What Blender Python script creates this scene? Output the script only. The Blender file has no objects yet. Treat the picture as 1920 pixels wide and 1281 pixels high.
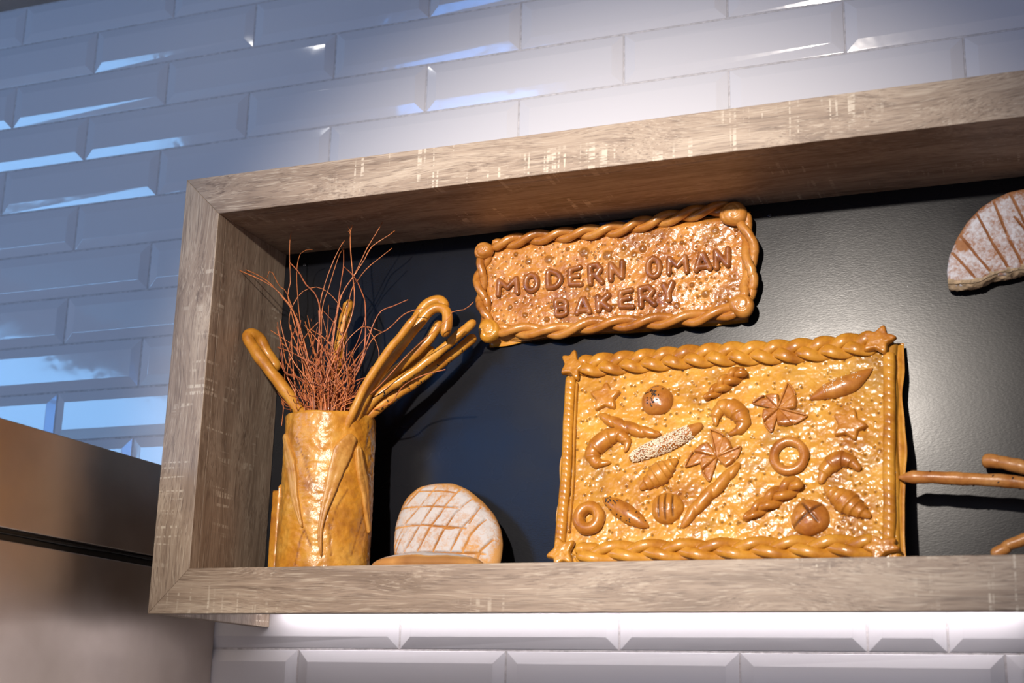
import bpy, math, random
import numpy as np
from mathutils import Vector, Matrix

random.seed(7)
S = bpy.context.scene
COL = S.collection
H = 1.8                                   # height of the measuring origin above the floor

# ------------------------------------------------------------------ camera
CR = np.array([0.93444304, 0.35534551, 0.02336177])
CU = np.array([0.07147894, -0.25142452, 0.9652339])
CF = np.array([-0.34886525, 0.90028622, 0.26034161])
CP = np.array([1.36198414, -1.69253147, -0.19051312 + H])
FPX = 2592.96
cam = bpy.data.cameras.new('camera'); cam_o = bpy.data.objects.new('camera', cam); COL.objects.link(cam_o)
cam.sensor_width = 36; cam.lens = FPX / 1920 * 36; cam.clip_start = .01
m = Matrix.Identity(4)
for i in range(3):
    m[i][0] = CR[i]; m[i][1] = CU[i]; m[i][2] = -CF[i]; m[i][3] = CP[i]
cam_o.matrix_world = m
cam.dof.use_dof = True; cam.dof.focus_distance = 1.78; cam.dof.aperture_fstop = 5.6
S.camera = cam_o

# ------------------------------------------------------------------ look, world, lamps
S.view_settings.view_transform = 'Standard'; S.view_settings.look = 'None'
S.view_settings.gamma = 1; S.view_settings.use_curve_mapping = False
S.view_settings.exposure = 0.0

W = bpy.data.worlds.new('world'); S.world = W; W.use_nodes = True
W.node_tree.nodes['Background'].inputs[0].default_value = (.54, .50, .56, 1)
W.node_tree.nodes['Background'].inputs[1].default_value = .45

def aim(o, p, t):
    o.location = p
    o.rotation_euler = (Vector(t) - Vector(p)).to_track_quat('-Z', 'Y').to_euler()

def spot(name, p, t, power, colour, deg, blend, rad):
    l = bpy.data.lights.new(name, 'SPOT'); l.energy = power; l.color = colour
    l.spot_size = math.radians(deg); l.spot_blend = blend; l.shadow_soft_size = rad
    o = bpy.data.objects.new(name, l); COL.objects.link(o); aim(o, p, t); return o

def area(name, p, t, power, colour, sx, sy):
    l = bpy.data.lights.new(name, 'AREA'); l.energy = power; l.color = colour
    l.shape = 'RECTANGLE'; l.size = sx; l.size_y = sy
    o = bpy.data.objects.new(name, l); COL.objects.link(o); aim(o, p, t); return o

spot('track_spot_light', (.90, -2.2, .64 + H), (.84, -.1, .18 + H), 285, (1, .90, .80), 39, 1., .028)
area('daylight_window', (-1.6, -1.9, .68 + H), (0, -1.9, .68 + H), 17, (.22, .54, 1), 1.5, .38)
area('street_window', (-.63, -3.3, .80 + H), (.4, 0, .3 + H), 11, (.07, .34, 1), .55, .75)
area('under_shelf_light', (.86, -.024, -.054 + H), (.86, -.024, -.5 + H), .66, (1, .92, .93), .96, .012)

# ------------------------------------------------------------------ pixel <-> place
def ray(x, y):
    return CF + CR * (x - 960) / FPX - CU * (y - 640.5) / FPX

def at(x, y, Y):
    d = ray(x, y); return CP + d * (Y - CP[1]) / d[1]

def at_plane(x, y, O, N):
    d = ray(x, y); return CP + d * (np.dot(O - CP, N) / np.dot(d, N))

# ------------------------------------------------------------------ object helpers
def new_obj(name, verts, faces, mat, parent=None, smooth=True, attrs=None, loc=None):
    me = bpy.data.meshes.new(name)
    verts = np.asarray(verts, float)
    me.from_pydata(verts.tolist(), [], faces if isinstance(faces, list) else faces.tolist())
    me.update()
    if smooth:
        me.polygons.foreach_set('use_smooth', [True] * len(me.polygons))
    if attrs:
        for k, v in attrs.items():
            a = me.attributes.new(k, 'FLOAT', 'POINT'); a.data.foreach_set('value', np.asarray(v, np.float32))
    if mat: me.materials.append(mat)
    o = bpy.data.objects.new(name, me); COL.objects.link(o)
    if parent: o.parent = parent
    if loc is not None: o.location = loc
    return o

def tag(o, label=None, cat=None, group=None, kind=None):
    if label: o['label'] = label
    if cat: o['category'] = cat
    if group: o['group'] = group
    if kind: o['kind'] = kind
    return o

def thing(name, loc, label, cat, group=None, rot=(0, 0, 0)):
    o = bpy.data.objects.new(name, None); COL.objects.link(o)
    o.location = loc; o.rotation_euler = rot; o.empty_display_size = .05
    return tag(o, label, cat, group)

def copy_of(o, name=None):
    c = o.copy(); COL.objects.link(c)
    if name: c.name = name
    return c

class MB:
    def __init__(s): s.v = []; s.f = []; s.n = 0; s.a = []
    def add(s, v, f, a=None):
        v = np.asarray(v, float); s.v.append(v); s.f += [tuple(int(i) + s.n for i in q) for q in f]; s.n += len(v)
        s.a.append(np.zeros(len(v)) if a is None else np.asarray(a, float))
        return s
    def box(s, x0, x1, y0, y1, z0, z1):
        v = [(x, y, z) for x in (x0, x1) for y in (y0, y1) for z in (z0, z1)]
        return s.add(v, [(0, 1, 3, 2), (4, 6, 7, 5), (0, 4, 5, 1), (2, 3, 7, 6), (0, 2, 6, 4), (1, 5, 7, 3)])
    def build(s, name, mat, parent=None, smooth=True, attr=None, loc=None):
        return new_obj(name, np.vstack(s.v), s.f, mat, parent, smooth, {attr: np.concatenate(s.a)} if attr else None, loc)

# smooth value noise on any 2-D or 3-D points
def _h(i, j, k, seed):
    n = (i * 374761393 + j * 668265263 + k * 1274126177 + seed * 974634777) & 0xffffffff
    n = ((n ^ (n >> 13)) * 1274126177) & 0xffffffff
    n = n ^ (n >> 16)
    return (n & 0xffff) / 65535.0 * 2 - 1

def noise(x, y, z=0, seed=0):
    x = np.asarray(x, float); y = np.asarray(y, float) + 0 * x; z = np.asarray(z, float) + 0 * x
    i = np.floor(x).astype(np.int64); j = np.floor(y).astype(np.int64); k = np.floor(z).astype(np.int64)
    u = x - i; v = y - j; w = z - k
    u = u * u * (3 - 2 * u); v = v * v * (3 - 2 * v); w = w * w * (3 - 2 * w)
    r = 0
    for a in (0, 1):
        for b in (0, 1):
            for c in (0, 1):
                r = r + _h(i + a, j + b, k + c, seed) * (u if a else 1 - u) * (v if b else 1 - v) * (w if c else 1 - w)
    return r

def grid_faces(nu, nv, closed_v=False):
    f = []
    for i in range(nu - 1):
        for j in range(nv if closed_v else nv - 1):
            j2 = (j + 1) % nv
            f.append((i * nv + j, i * nv + j2, (i + 1) * nv + j2, (i + 1) * nv + j))
    return f

def resample(P, n):
    """Catmull-Rom through P, then n points evenly along it"""
    P = np.asarray(P, float)
    if len(P) > 2:
        Q = np.vstack([2 * P[0] - P[1], P, 2 * P[-1] - P[-2]]); out = []
        for i in range(1, len(Q) - 2):
            for t in np.linspace(0, 1, 12, endpoint=False):
                a, b, c, d = Q[i - 1:i + 3]
                out.append(.5 * (2 * b + (c - a) * t + (2 * a - 5 * b + 4 * c - d) * t * t + (3 * b - a - 3 * c + d) * t ** 3))
        out.append(P[-1]); P = np.array(out)
    s = np.r_[0, np.cumsum(np.linalg.norm(np.diff(P, axis=0), axis=1))]
    q = np.linspace(0, s[-1], n)
    return np.stack([np.interp(q, s, P[:, i]) for i in range(P.shape[1])], 1)

def sweep(mb, P, ra, rb=None, N=(0, -1, 0), m=14, closed=False, a=None):
    """tube along P; ra(t,theta) across, rb(t,theta) along the normal N"""
    P = np.asarray(P, float); n = len(P)
    if rb is None: rb = ra
    T = (np.roll(P, -1, 0) - np.roll(P, 1, 0)) if closed else np.gradient(P, axis=0)
    T /= np.linalg.norm(T, axis=1)[:, None] + 1e-12
    N = np.broadcast_to(np.asarray(N, float), P.shape)
    B = np.cross(T, N); B /= np.linalg.norm(B, axis=1)[:, None] + 1e-12
    M = np.cross(B, T)
    th = np.arange(m) / m * 2 * np.pi
    t = (np.arange(n) / n if closed else np.linspace(0, 1, n))[:, None]
    fa = (ra(t, th[None]) if callable(ra) else ra) + 0 * t + 0 * th; fb = (rb(t, th[None]) if callable(rb) else rb) + 0 * t + 0 * th
    V = P[:, None] + B[:, None] * (fa * np.cos(th))[..., None] + M[:, None] * (fb * np.sin(th))[..., None]
    f = grid_faces(n, m, True)
    V = V.reshape(-1, 3)
    if closed:
        f += [((n - 1) * m + j, (n - 1) * m + (j + 1) % m, (j + 1) % m, j) for j in range(m)]
    else:
        V = np.vstack([V, P[:1], P[-1:]]); k = n * m
        f += [(k, (j + 1) % m, j) for j in range(m)] + [(k + 1, (n - 1) * m + j, (n - 1) * m + (j + 1) % m) for j in range(m)]
    mb.add(V, f, None if a is None else np.full(len(V), a))
    return mb

def ends(t, p=.12):
    """rounded ends profile"""
    d = np.minimum(t, 1 - t) / p
    return np.where(d < 1, np.sqrt(np.clip(1 - (1 - d) ** 2, 1e-4, 1)), 1)

def poly_r(poly, c, th):
    """distance from c to the outline in direction th"""
    P = np.asarray(poly, float) - c; r = np.zeros_like(th)
    for k, t in enumerate(th):
        d = np.array([math.cos(t), math.sin(t)]); best = 0
        for i in range(len(P)):
            a = P[i]; e = P[(i + 1) % len(P)] - a
            den = d[0] * e[1] - d[1] * e[0]
            if abs(den) < 1e-14: continue
            s = (a[0] * e[1] - a[1] * e[0]) / den; u = (a[0] * d[1] - a[1] * d[0]) / den
            if s > 0 and -1e-6 <= u <= 1 + 1e-6: best = max(best, s)
        r[k] = best
    return r

def pillow(mb, c, r, h, base=0., pw=3., nr=18, fn=None, bump=.0004, seed=0, under=.25, mapf=None, prof=None):
    """a loaf with outline r(theta); coordinates (u, height, v) -> x, -y, z"""
    r = np.asarray(r); nt = len(r); th = np.arange(nt) / nt * 2 * np.pi
    rho = np.sin(np.linspace(0, 1, nr) * np.pi / 2) ** .8
    R = rho[:, None] * r[None]
    u = c[0] + R * np.cos(th); v = c[1] + R * np.sin(th)
    if prof is None: hh = h * (1 - rho[:, None] ** pw) ** (1 / 2.) + 0 * R
    else: hh = h * prof(rho[:, None]) + 0 * R
    hh = hh + bump * noise(u * 180, v * 180, 0, seed) * (1 - rho[:, None] ** 4) + bump * .5 * noise(u * 420, v * 420, 3, seed) * (1 - rho[:, None] ** 4)
    a = np.zeros_like(hh)
    if fn is not None:
        dh, a = fn(u, v, rho[:, None] + 0 * R); hh = hh + dh
    hh = np.maximum(hh, 0) + base + under * h * (1 - 0)
    # skirt: tucked in under the rim
    u2 = c[0] + (r * .93) * np.cos(th); v2 = c[1] + (r * .93) * np.sin(th)
    U = np.vstack([u, u2[None]]); Vv = np.vstack([v, v2[None]]); Hh = np.vstack([hh, np.full((1, nt), base)])
    A = np.vstack([a, a[-1:]])
    if mapf: V = mapf(U, Vv, Hh)
    else: V = np.stack([U, -Hh, Vv], -1)
    mb.add(V.reshape(-1, 3), grid_faces(nr + 1, nt, True), A.reshape(-1))
    return mb

def lines_groove(lines, w, d):
    """grooves cut along segments; returns (dh, mark)"""
    def fn(u, v, rho):
        g = np.zeros_like(u)
        for (ax, ay, bx, by) in lines:
            L2 = (bx - ax) ** 2 + (by - ay) ** 2 + 1e-12
            t = np.clip(((u - ax) * (bx - ax) + (v - ay) * (by - ay)) / L2, 0, 1)
            dd = np.hypot(u - ax - t * (bx - ax) + 0, v - ay - t * (by - ay))
            g = np.maximum(g, np.exp(-(dd / w) ** 2) * (1 - .3 * np.abs(2 * t - 1) ** 3))
        return -d * g, g
    return fn

# ------------------------------------------------------------------ materials
def mat_new(name):
    M = bpy.data.materials.new(name); M.use_nodes = True; nt = M.node_tree
    return M, nt, nt.nodes['Principled BSDF']

def N_(nt, t, **k):
    n = nt.nodes.new(t)
    for a, b in k.items():
        if a in n.bl_rna.properties: setattr(n, a, b)
        else: n.inputs[a].default_value = b
    return n

def tex_noise(nt, vec, scale, detail=3, rough=.55, dist=0.):
    n = N_(nt, 'ShaderNodeTexNoise'); n.inputs['Scale'].default_value = scale; n.inputs['Detail'].default_value = detail
    n.inputs['Roughness'].default_value = rough; n.inputs['Distortion'].default_value = dist
    nt.links.new(vec, n.inputs['Vector']); return n.outputs['Fac']

def ramp(nt, fac, stops):
    r = N_(nt, 'ShaderNodeValToRGB'); e = r.color_ramp.elements
    while len(e) < len(stops): e.new(.5)
    for q, (p, c) in zip(e, stops):
        q.position = p; q.color = (c, c, c, 1) if isinstance(c, (int, float)) else (*c, 1)
    nt.links.new(fac, r.inputs[0]); return r.outputs[0]

def mix(nt, fac, a, b, mode='MIX'):
    n = N_(nt, 'ShaderNodeMix', data_type='RGBA', blend_type=mode)
    for s, v in ((n.inputs[0], fac), (n.inputs[6], a), (n.inputs[7], b)):
        if isinstance(v, (int, float)): s.default_value = v
        elif isinstance(v, tuple): s.default_value = (*v, 1)
        else: nt.links.new(v, s)
    return n.outputs[2]

def math_(nt, op, a, b=0.):
    n = N_(nt, 'ShaderNodeMath', operation=op)
    for s, v in ((n.inputs[0], a), (n.inputs[1], b)):
        if isinstance(v, (int, float)): s.default_value = v
        else: nt.links.new(v, s)
    return n.outputs[0]

def bump(nt, h, strength, dist, bs):
    b = N_(nt, 'ShaderNodeBump'); b.inputs['Strength'].default_value = strength; b.inputs['Distance'].default_value = dist
    nt.links.new(h, b.inputs['Height']); nt.links.new(b.outputs[0], bs.inputs['Normal']); return b

def crust(name, light, mid, dark, scale=22., coat=.7, crough=.13, attr_col=None, bumpd=.0006, rough=.42, fine=260.):
    M, nt, bs = mat_new(name)
    co = N_(nt, 'ShaderNodeTexCoord').outputs['Object']
    n1 = tex_noise(nt, co, scale, 4, .6)
    col = ramp(nt, n1, [(.28, dark), (.46, mid), (.66, light)])
    n2 = tex_noise(nt, co, scale * 6, 3, .6)
    col = mix(nt, math_(nt, 'MULTIPLY', ramp(nt, n2, [(.48, 0.), (.72, 1.)]), .35), col, dark)
    if attr_col:
        at_ = N_(nt, 'ShaderNodeAttribute', attribute_name='mark')
        col = mix(nt, at_.outputs['Fac'], col, attr_col)
    nt.links.new(col, bs.inputs['Base Color'])
    bs.inputs['Roughness'].default_value = rough; bs.inputs['Specular IOR Level'].default_value = .3
    bs.inputs['Coat Weight'].default_value = coat; bs.inputs['Coat Roughness'].default_value = crough
    h = tex_noise(nt, co, fine, 3, .6)
    b = bump(nt, h, .6, bumpd, bs); nt.links.new(b.outputs[0], bs.inputs['Coat Normal'])
    return M

GOLD = crust('golden_crust', (.68, .355, .05), (.56, .25, .025), (.33, .11, .010), 16, .7, .20, (.10, .028, .004), .00045)
GOLD_D = crust('golden_dough', (.60, .28, .032), (.50, .205, .018), (.30, .092, .008), 30, .7, .2, (.06, .016, .003), .0004)
BROWN = crust('brown_dough', (.50, .20, .032), (.40, .135, .018), (.22, .055, .008), 30, .8, .2, (.06, .016, .003), .0005)
SIGNC = crust('sign_crust', (.60, .27, .05), (.47, .175, .024), (.27, .075, .010), 22, .75, .17, (.10, .028, .005), .0008)
ROPE = crust('rope_crust', (.56, .25, .05), (.44, .16, .022), (.20, .055, .008), 24, .7, .22, (.06, .016, .003), .0005)
MIDC = crust('browned_dough', (.56, .24, .032), (.46, .17, .018), (.26, .07, .008), 30, .65, .22, (.06, .016, .003), .0004)
LETT = crust('letter_crust', (.36, .13, .03), (.27, .082, .016), (.12, .03, .006), 60, .9, .15, None, .0003)
VASEC = crust('vase_crust', (.64, .33, .055), (.56, .235, .020), (.34, .115, .009), 26, .7, .25, (.15, .04, .006), .0009)
LEAFC = crust('leaf_dough', (.56, .29, .07), (.50, .23, .045), (.34, .13, .02), 60, .25, .35, (.2, .07, .015), .0006)
STICK = crust('stick_crust', (.60, .29, .04), (.52, .215, .022), (.34, .115, .011), 36, .55, .22, None, .0003)
STICK_R = crust('right_stick_crust', (.55, .26, .08), (.46, .18, .04), (.28, .085, .016), 36, .4, .28, None, .0003)

def flour_mat(name, cr, dk, thr, sc, fl=(.80, .76, .73)):
    M, nt, bs = mat_new(name)
    co = N_(nt, 'ShaderNodeTexCoord').outputs['Object']
    col = ramp(nt, tex_noise(nt, co, 20, 3), [(.3, dk), (.65, cr)])
    at_ = N_(nt, 'ShaderNodeAttribute', attribute_name='mark').outputs['Fac']      # 1 = bare crust
    n = tex_noise(nt, co, sc, 5, .7, .6)
    n2 = tex_noise(nt, co, 28, 3, .6)
    s = math_(nt, 'ADD', math_(nt, 'MULTIPLY', n, .9), math_(nt, 'MULTIPLY', n2, .6))
    s = math_(nt, 'SUBTRACT', s, at_)
    f = ramp(nt, s, [(thr, 0.), (thr + .30, 1.)])
    col = mix(nt, ramp(nt, at_, [(.55, 0.), (.95, .75)]), col, (.20, .075, .018))
    col = mix(nt, f, col, fl)
    nt.links.new(col, bs.inputs['Base Color']); bs.inputs['Roughness'].default_value = .8
    bump(nt, s, .7, .0012, bs)
    return M
FLOUR = flour_mat('floured_crust', (.56, .28, .08), (.42, .17, .035), .47, 190, (.52, .48, .46))
FLOUR2 = flour_mat('floured_brown_crust', (.38, .17, .07), (.28, .10, .03), .56, 230, (.62, .60, .62))

def simple(name, col, rough=.5, metal=0., coat=0., scale=0, var=0., bd=0.):
    M, nt, bs = mat_new(name)
    bs.inputs['Base Color'].default_value = (*col, 1)
    bs.inputs['Roughness'].default_value = rough; bs.inputs['Metallic'].default_value = metal; bs.inputs['Coat Weight'].default_value = coat
    if scale:
        co = N_(nt, 'ShaderNodeTexCoord').outputs['Object']; n = tex_noise(nt, co, scale, 4)
        lo = tuple(c * (1 - var) for c in col); hi = tuple(min(1, c * (1 + var)) for c in col)
        nt.links.new(ramp(nt, n, [(.3, lo), (.7, hi)]), bs.inputs['Base Color'])
        if bd: bump(nt, n, .5, bd, bs)
    return M
BLACKSEED = simple('black_sesame', (.006, .006, .008), .35, scale=900, var=.3)
WHITESEED = simple('white_sesame', (.80, .68, .50), .5, scale=700, var=.2)
TWIG = simple('twig_bark', (.50, .155, .045), .42, coat=.35, scale=90, var=.45, bd=.0003)
TWIG_D = simple('dark_twig_bark', (.40, .11, .038), .45, coat=.3, scale=90, var=.45, bd=.0003)
CRUMB = simple('bread_crumb', (.50, .36, .22), .9, scale=160, var=.35, bd=.0012)

def wood(name, rot):
    """grey-brown oak foil; grain along local x after the rotation"""
    M, nt, bs = mat_new(name)
    tc = N_(nt, 'ShaderNodeTexCoord').outputs['Object']
    mp = N_(nt, 'ShaderNodeMapping'); mp.inputs['Rotation'].default_value = rot; nt.links.new(tc, mp.inputs[0]); v = mp.outputs[0]
    def st(sx, sy, sz):
        q = N_(nt, 'ShaderNodeMapping'); q.inputs['Scale'].default_value = (sx, sy, sz); nt.links.new(v, q.inputs[0]); return q.outputs[0]
    # bend the grain around slow swirls
    warp = tex_noise(nt, st(2.4, 9, 9), 1, 2, .5)
    wv = N_(nt, 'ShaderNodeVectorMath', operation='MULTIPLY_ADD'); wv.inputs[1].default_value = (0, 1, 1)
    cmb = N_(nt, 'ShaderNodeCombineXYZ'); w2 = math_(nt, 'MULTIPLY', warp, .10)
    nt.links.new(w2, cmb.inputs[1]); nt.links.new(w2, cmb.inputs[2])
    ad = N_(nt, 'ShaderNodeVectorMath', operation='ADD'); nt.links.new(v, ad.inputs[0]); nt.links.new(cmb.outputs[0], ad.inputs[1])
    def st2(sx, sy, sz):
        q = N_(nt, 'ShaderNodeMapping'); q.inputs['Scale'].default_value = (sx, sy, sz); nt.links.new(ad.outputs[0], q.inputs[0]); return q.outputs[0]
    broad = tex_noise(nt, st2(4, 42, 42), 1, 3, .55)
    col = ramp(nt, broad, [(.30, (.22, .155, .108)), (.50, (.35, .26, .19)), (.70, (.47, .37, .28))])
    fib = tex_noise(nt, st2(24, 760, 760), 1, 4, .65)
    dark = ramp(nt, fib, [(.34, 1.), (.49, 0.)])
    dk2 = ramp(nt, tex_noise(nt, st2(9, 190, 190), 1, 3, .6), [(.32, 1.), (.44, 0.)])
    col = mix(nt, math_(nt, 'MULTIPLY', dk2, .55), col, (.13, .085, .06))
    col = mix(nt, math_(nt, 'MULTIPLY', dark, .62), col, (.10, .062, .042))
    lite = ramp(nt, tex_noise(nt, st2(20, 620, 620), 1, 3, .6), [(.54, 0.), (.66, 1.)])
    col = mix(nt, math_(nt, 'MULTIPLY', lite, .5), col, (.60, .50, .39))
    # pale saw marks across the grain, in patches
    saw = tex_noise(nt, st(190, 9, 9), 1, 1, .4); saw = ramp(nt, saw, [(.60, 0.), (.66, 1.)])
    brk = ramp(nt, tex_noise(nt, st(60, 320, 320), 1, 2, .5), [(.45, 0.), (.55, 1.)])
    pat = ramp(nt, tex_noise(nt, st(5.5, 16, 16), 1, 2, .5), [(.52, 0.), (.60, 1.)])
    f = math_(nt, 'MULTIPLY', math_(nt, 'MULTIPLY', saw, pat), math_(nt, 'MULTIPLY', brk, .9))
    col = mix(nt, f, col, (.62, .53, .42))
    nt.links.new(col, bs.inputs['Base Color']); bs.inputs['Roughness'].default_value = .5
    bump(nt, fib, .35, .0006, bs)
    return M
WOOD_X = wood('oak_foil_along', (0, 0, 0))
WOOD_Z = wood('oak_foil_upright', (0, math.radians(90), 0))

# glazed tile
TILE, nt, bs = mat_new('glazed_tile')
co = N_(nt, 'ShaderNodeTexCoord').outputs['Object']
bs.inputs['Base Color'].default_value = (.80, .79, .83, 1); bs.inputs['Roughness'].default_value = .09
bs.inputs['IOR'].default_value = 1.55; bs.inputs['Coat Weight'].default_value = .3; bs.inputs['Coat Roughness'].default_value = .03
bv = N_(nt, 'ShaderNodeBevel'); bv.samples = 4; bv.inputs['Radius'].default_value = .0016
b_ = N_(nt, 'ShaderNodeBump'); b_.inputs['Strength'].default_value = .12; b_.inputs['Distance'].default_value = .003
nt.links.new(tex_noise(nt, co, 24, 2), b_.inputs['Height']); nt.links.new(bv.outputs[0], b_.inputs['Normal'])
nt.links.new(b_.outputs[0], bs.inputs['Normal']); nt.links.new(b_.outputs[0], bs.inputs['Coat Normal'])
GROUT = simple('grout', (.66, .63, .64), .8, scale=150, var=.2, bd=.001)

PANEL, nt, bs = mat_new('black_satin_panel')
co = N_(nt, 'ShaderNodeTexCoord').outputs['Object']
bs.inputs['Base Color'].default_value = (.004, .0045, .007, 1); bs.inputs['Roughness'].default_value = .40
bs.inputs['Specular IOR Level'].default_value = .24
sp = ramp(nt, tex_noise(nt, co, 320, 1, .3), [(.80, 0.), (.83, 1.)])
sm = ramp(nt, tex_noise(nt, co, 9, 2, .5), [(.5, 0.), (.65, 1.)])
nt.links.new(mix(nt, math_(nt, 'MULTIPLY', sp, math_(nt, 'MULTIPLY', sm, .7)), (.006, .0065, .009), (.5, .5, .52)), bs.inputs['Base Color'])
nt.links.new(ramp(nt, tex_noise(nt, co, 12, 3), [(.3, .25), (.7, .30)]), bs.inputs['Roughness'])
mp = N_(nt, 'ShaderNodeMapping'); mp.inputs['Scale'].default_value = (250, 250, 700); nt.links.new(co, mp.inputs[0])
bump(nt, tex_noise(nt, mp.outputs[0], 1, 2), .14, .0004, bs)

STEEL, nt, bs = mat_new('satin_steel')
co = N_(nt, 'ShaderNodeTexCoord').outputs['Object']
bs.inputs['Metallic'].default_value = 1.
nt.links.new(ramp(nt, tex_noise(nt, co, 6, 4, .6), [(.3, (.52, .45, .39)), (.7, (.64, .56, .50))]), bs.inputs['Base Color'])
nt.links.new(ramp(nt, tex_noise(nt, co, 11, 5, .6), [(.3, .34), (.7, .5)]), bs.inputs['Roughness'])
mp = N_(nt, 'ShaderNodeMapping'); mp.inputs['Scale'].default_value = (20, 20, 900); nt.links.new(co, mp.inputs[0])
bump(nt, tex_noise(nt, mp.outputs[0], 1, 2), .12, .0004, bs)
BLACK = simple('black_rubber', (.006, .006, .006), .4, scale=60, var=.3)
PLASTER = simple('ceiling_plaster', (.42, .38, .34), .9, scale=14, var=.06)
FLOORM = simple('floor_tile', (.36, .34, .33), .45, scale=8, var=.1)

# ------------------------------------------------------------------ the setting
P_, L_ = .0767, .30161
X0, Z0, XB = .10594, .88546, .5582
def tile_wall():
    mb = MB(); gap = .0026; bw = .0155; dep = .0048
    rng = random.Random(3)
    def tile(xa, xb, za, zb, cl=True, cr=True):
        xa += gap / 2; xb -= gap / 2; za += gap / 2; zb -= gap / 2
        il = bw if cl else 0; ir = bw if cr else 0
        cx, cz = (xa + xb) / 2, (za + zb) / 2; tx, tz = rng.gauss(0, .0022), rng.gauss(0, .006)
        v = []
        for (x, z, y) in [(xa, za, 0), (xb, za, 0), (xb, zb, 0), (xa, zb, 0), (xa, za, -.0012), (xb, za, -.0012), (xb, zb, -.0012), (xa, zb, -.0012),
                          (xa + il, za + bw, -dep), (xb - ir, za + bw, -dep), (xb - ir, zb - bw, -dep), (xa + il, zb - bw, -dep)]:
            v.append((x, y - .0008 + ((x - cx) * tx + (z - cz) * tz if y < -.002 else 0), z + H))
        mb.add(v, [(0, 1, 5, 4), (1, 2, 6, 5), (2, 3, 7, 6), (3, 0, 4, 7), (4, 5, 9, 8), (5, 6, 10, 9), (6, 7, 11, 10), (7, 4, 8, 11), (8, 9, 10, 11)])
    xc = at(1779, 1222, 0)[0]
    for k in range(1, 36):
        zb = Z0 - k * P_; za = zb; zt = zb + P_
        if k == 1: pass
        off = 0. if k % 2 == 0 else .5 * L_ + .004
        if k >= 12: off = (XB - X0) % L_ if k % 2 else (XB - X0 + .5 * L_) % L_
        for n in range(-4, 6):
            xa = X0 + off + n * L_; xb = xa + L_
            if k == 13 and xa < xc < xb:
                tile(xa, xc, za, zt); tile(xc, xb, za, zt)
            else: tile(xa, xb, za, zt)
    # the cut row under the ceiling
    for n in range(-4, 6):
        xa = X0 + n * L_; tile(xa, xa + L_, Z0, .957)
    o = mb.build('wall_back', TILE, None, False); tag(o, kind='structure')
tile_wall()
tag(MB().box(-1.3, 2.2, -.0019, .12, 0, .958 + H).build('wall_back_grout', GROUT, None, False), kind='structure').name = 'wall_core'
tag(MB().box(-1.3, 2.6, -3.4, .12, .958 + H, 1.05 + H).build('ceiling', PLASTER, None, False), kind='structure')
tag(MB().box(-3, 3.4, -4, .12, -.05, 0).build('floor', FLOORM, None, False), kind='structure')

# ------------------------------------------------------------------ wooden display frame
D, XO, XI = .26466, .34593, .39948
ZT, ZTI, ZB, ZBI, BP = .47626, .42361, -.08346, -.02993, .09091
XR = 1.62; XRI = XR - (XI - XO); TH = .018
fr = thing('display_shelf', (XO, 0, ZB + H), 'long grey-brown oak display shelf with mitred frame and black back on the tiled wall', 'shelf')
ox, oz = XO, ZB
def part(mb, name, mat, smooth=False, parent=fr):
    o = mb.build(name, mat, parent, smooth); return o
def prism(pts, y0, y1):
    n = len(pts); v = [(x - ox, y0, z - oz) for x, z in pts] + [(x - ox, y1, z - oz) for x, z in pts]
    f = [tuple(range(n)), tuple(range(2 * n - 1, n - 1, -1))] + [(i, i + n, (i + 1) % n + n, (i + 1) % n) for i in range(n)]
    return MB().add(v, f)
def bevelled(o, w=.0008):
    b = o.modifiers.new('edge', 'BEVEL'); b.width = w; b.segments = 2; b.limit_method = 'ANGLE'; b.angle_limit = .5; return o
bevelled(part(prism([(XO, ZT), (XI, ZTI), (XRI, ZTI), (XR, ZT)], -D, -D + TH), 'top_fascia', WOOD_X))
bevelled(part(prism([(XO, ZB), (XR, ZB), (XRI, ZBI), (XI, ZBI)], -D, -D + TH), 'bottom_fascia', WOOD_X))
bevelled(part(prism([(XO, ZB), (XI, ZBI), (XI, ZTI), (XO, ZT)], -D, -D + TH), 'side_fascia', WOOD_Z))
bevelled(part(prism([(XR, ZB), (XR, ZT), (XRI, ZTI), (XRI, ZBI)], -D, -D + TH), 'side_fascia', WOOD_Z))
def bx(x0, x1, y0, y1, z0, z1): return MB().box(x0 - ox, x1 - ox, y0, y1, z0 - oz, z1 - oz)
e = .0002
bevelled(part(bx(XO, XO + .016, -D + TH, -.0062, ZB, ZT), 'outer_side_board', WOOD_Z))
bevelled(part(bx(XR - .016, XR, -D + TH, -.0062, ZB, ZT), 'outer_side_board', WOOD_Z))
part(bx(XO + .016, XR - .016, -D + TH, -.0062, ZT - .016, ZT), 'outer_top_board', WOOD_X)
bevelled(part(bx(XI - .016, XI, -D + TH, -BP, ZBI, ZTI), 'side_panel', WOOD_Z))
bevelled(part(bx(XRI, XRI + .016, -D + TH, -BP, ZBI, ZTI), 'side_panel', WOOD_Z))
bevelled(part(bx(XI - .016, XRI + .016, -D + TH, -BP, ZTI, ZTI + .016), 'top_panel', WOOD_X))
bevelled(part(bx(XI - .016, XRI + .016, -D + TH, -BP, ZBI - .016, ZBI), 'shelf_board', WOOD_X))
part(bx(XI - .016, XRI + .016, -BP, -BP + .012, ZBI - .016, ZTI + .016), 'back_panel', PANEL)
part(bx(XO + .016, XR - .016, -.04, -.03, ZBI - .016, ZTI + .016), 'rear_batten', WOOD_X)
scr = None
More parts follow.
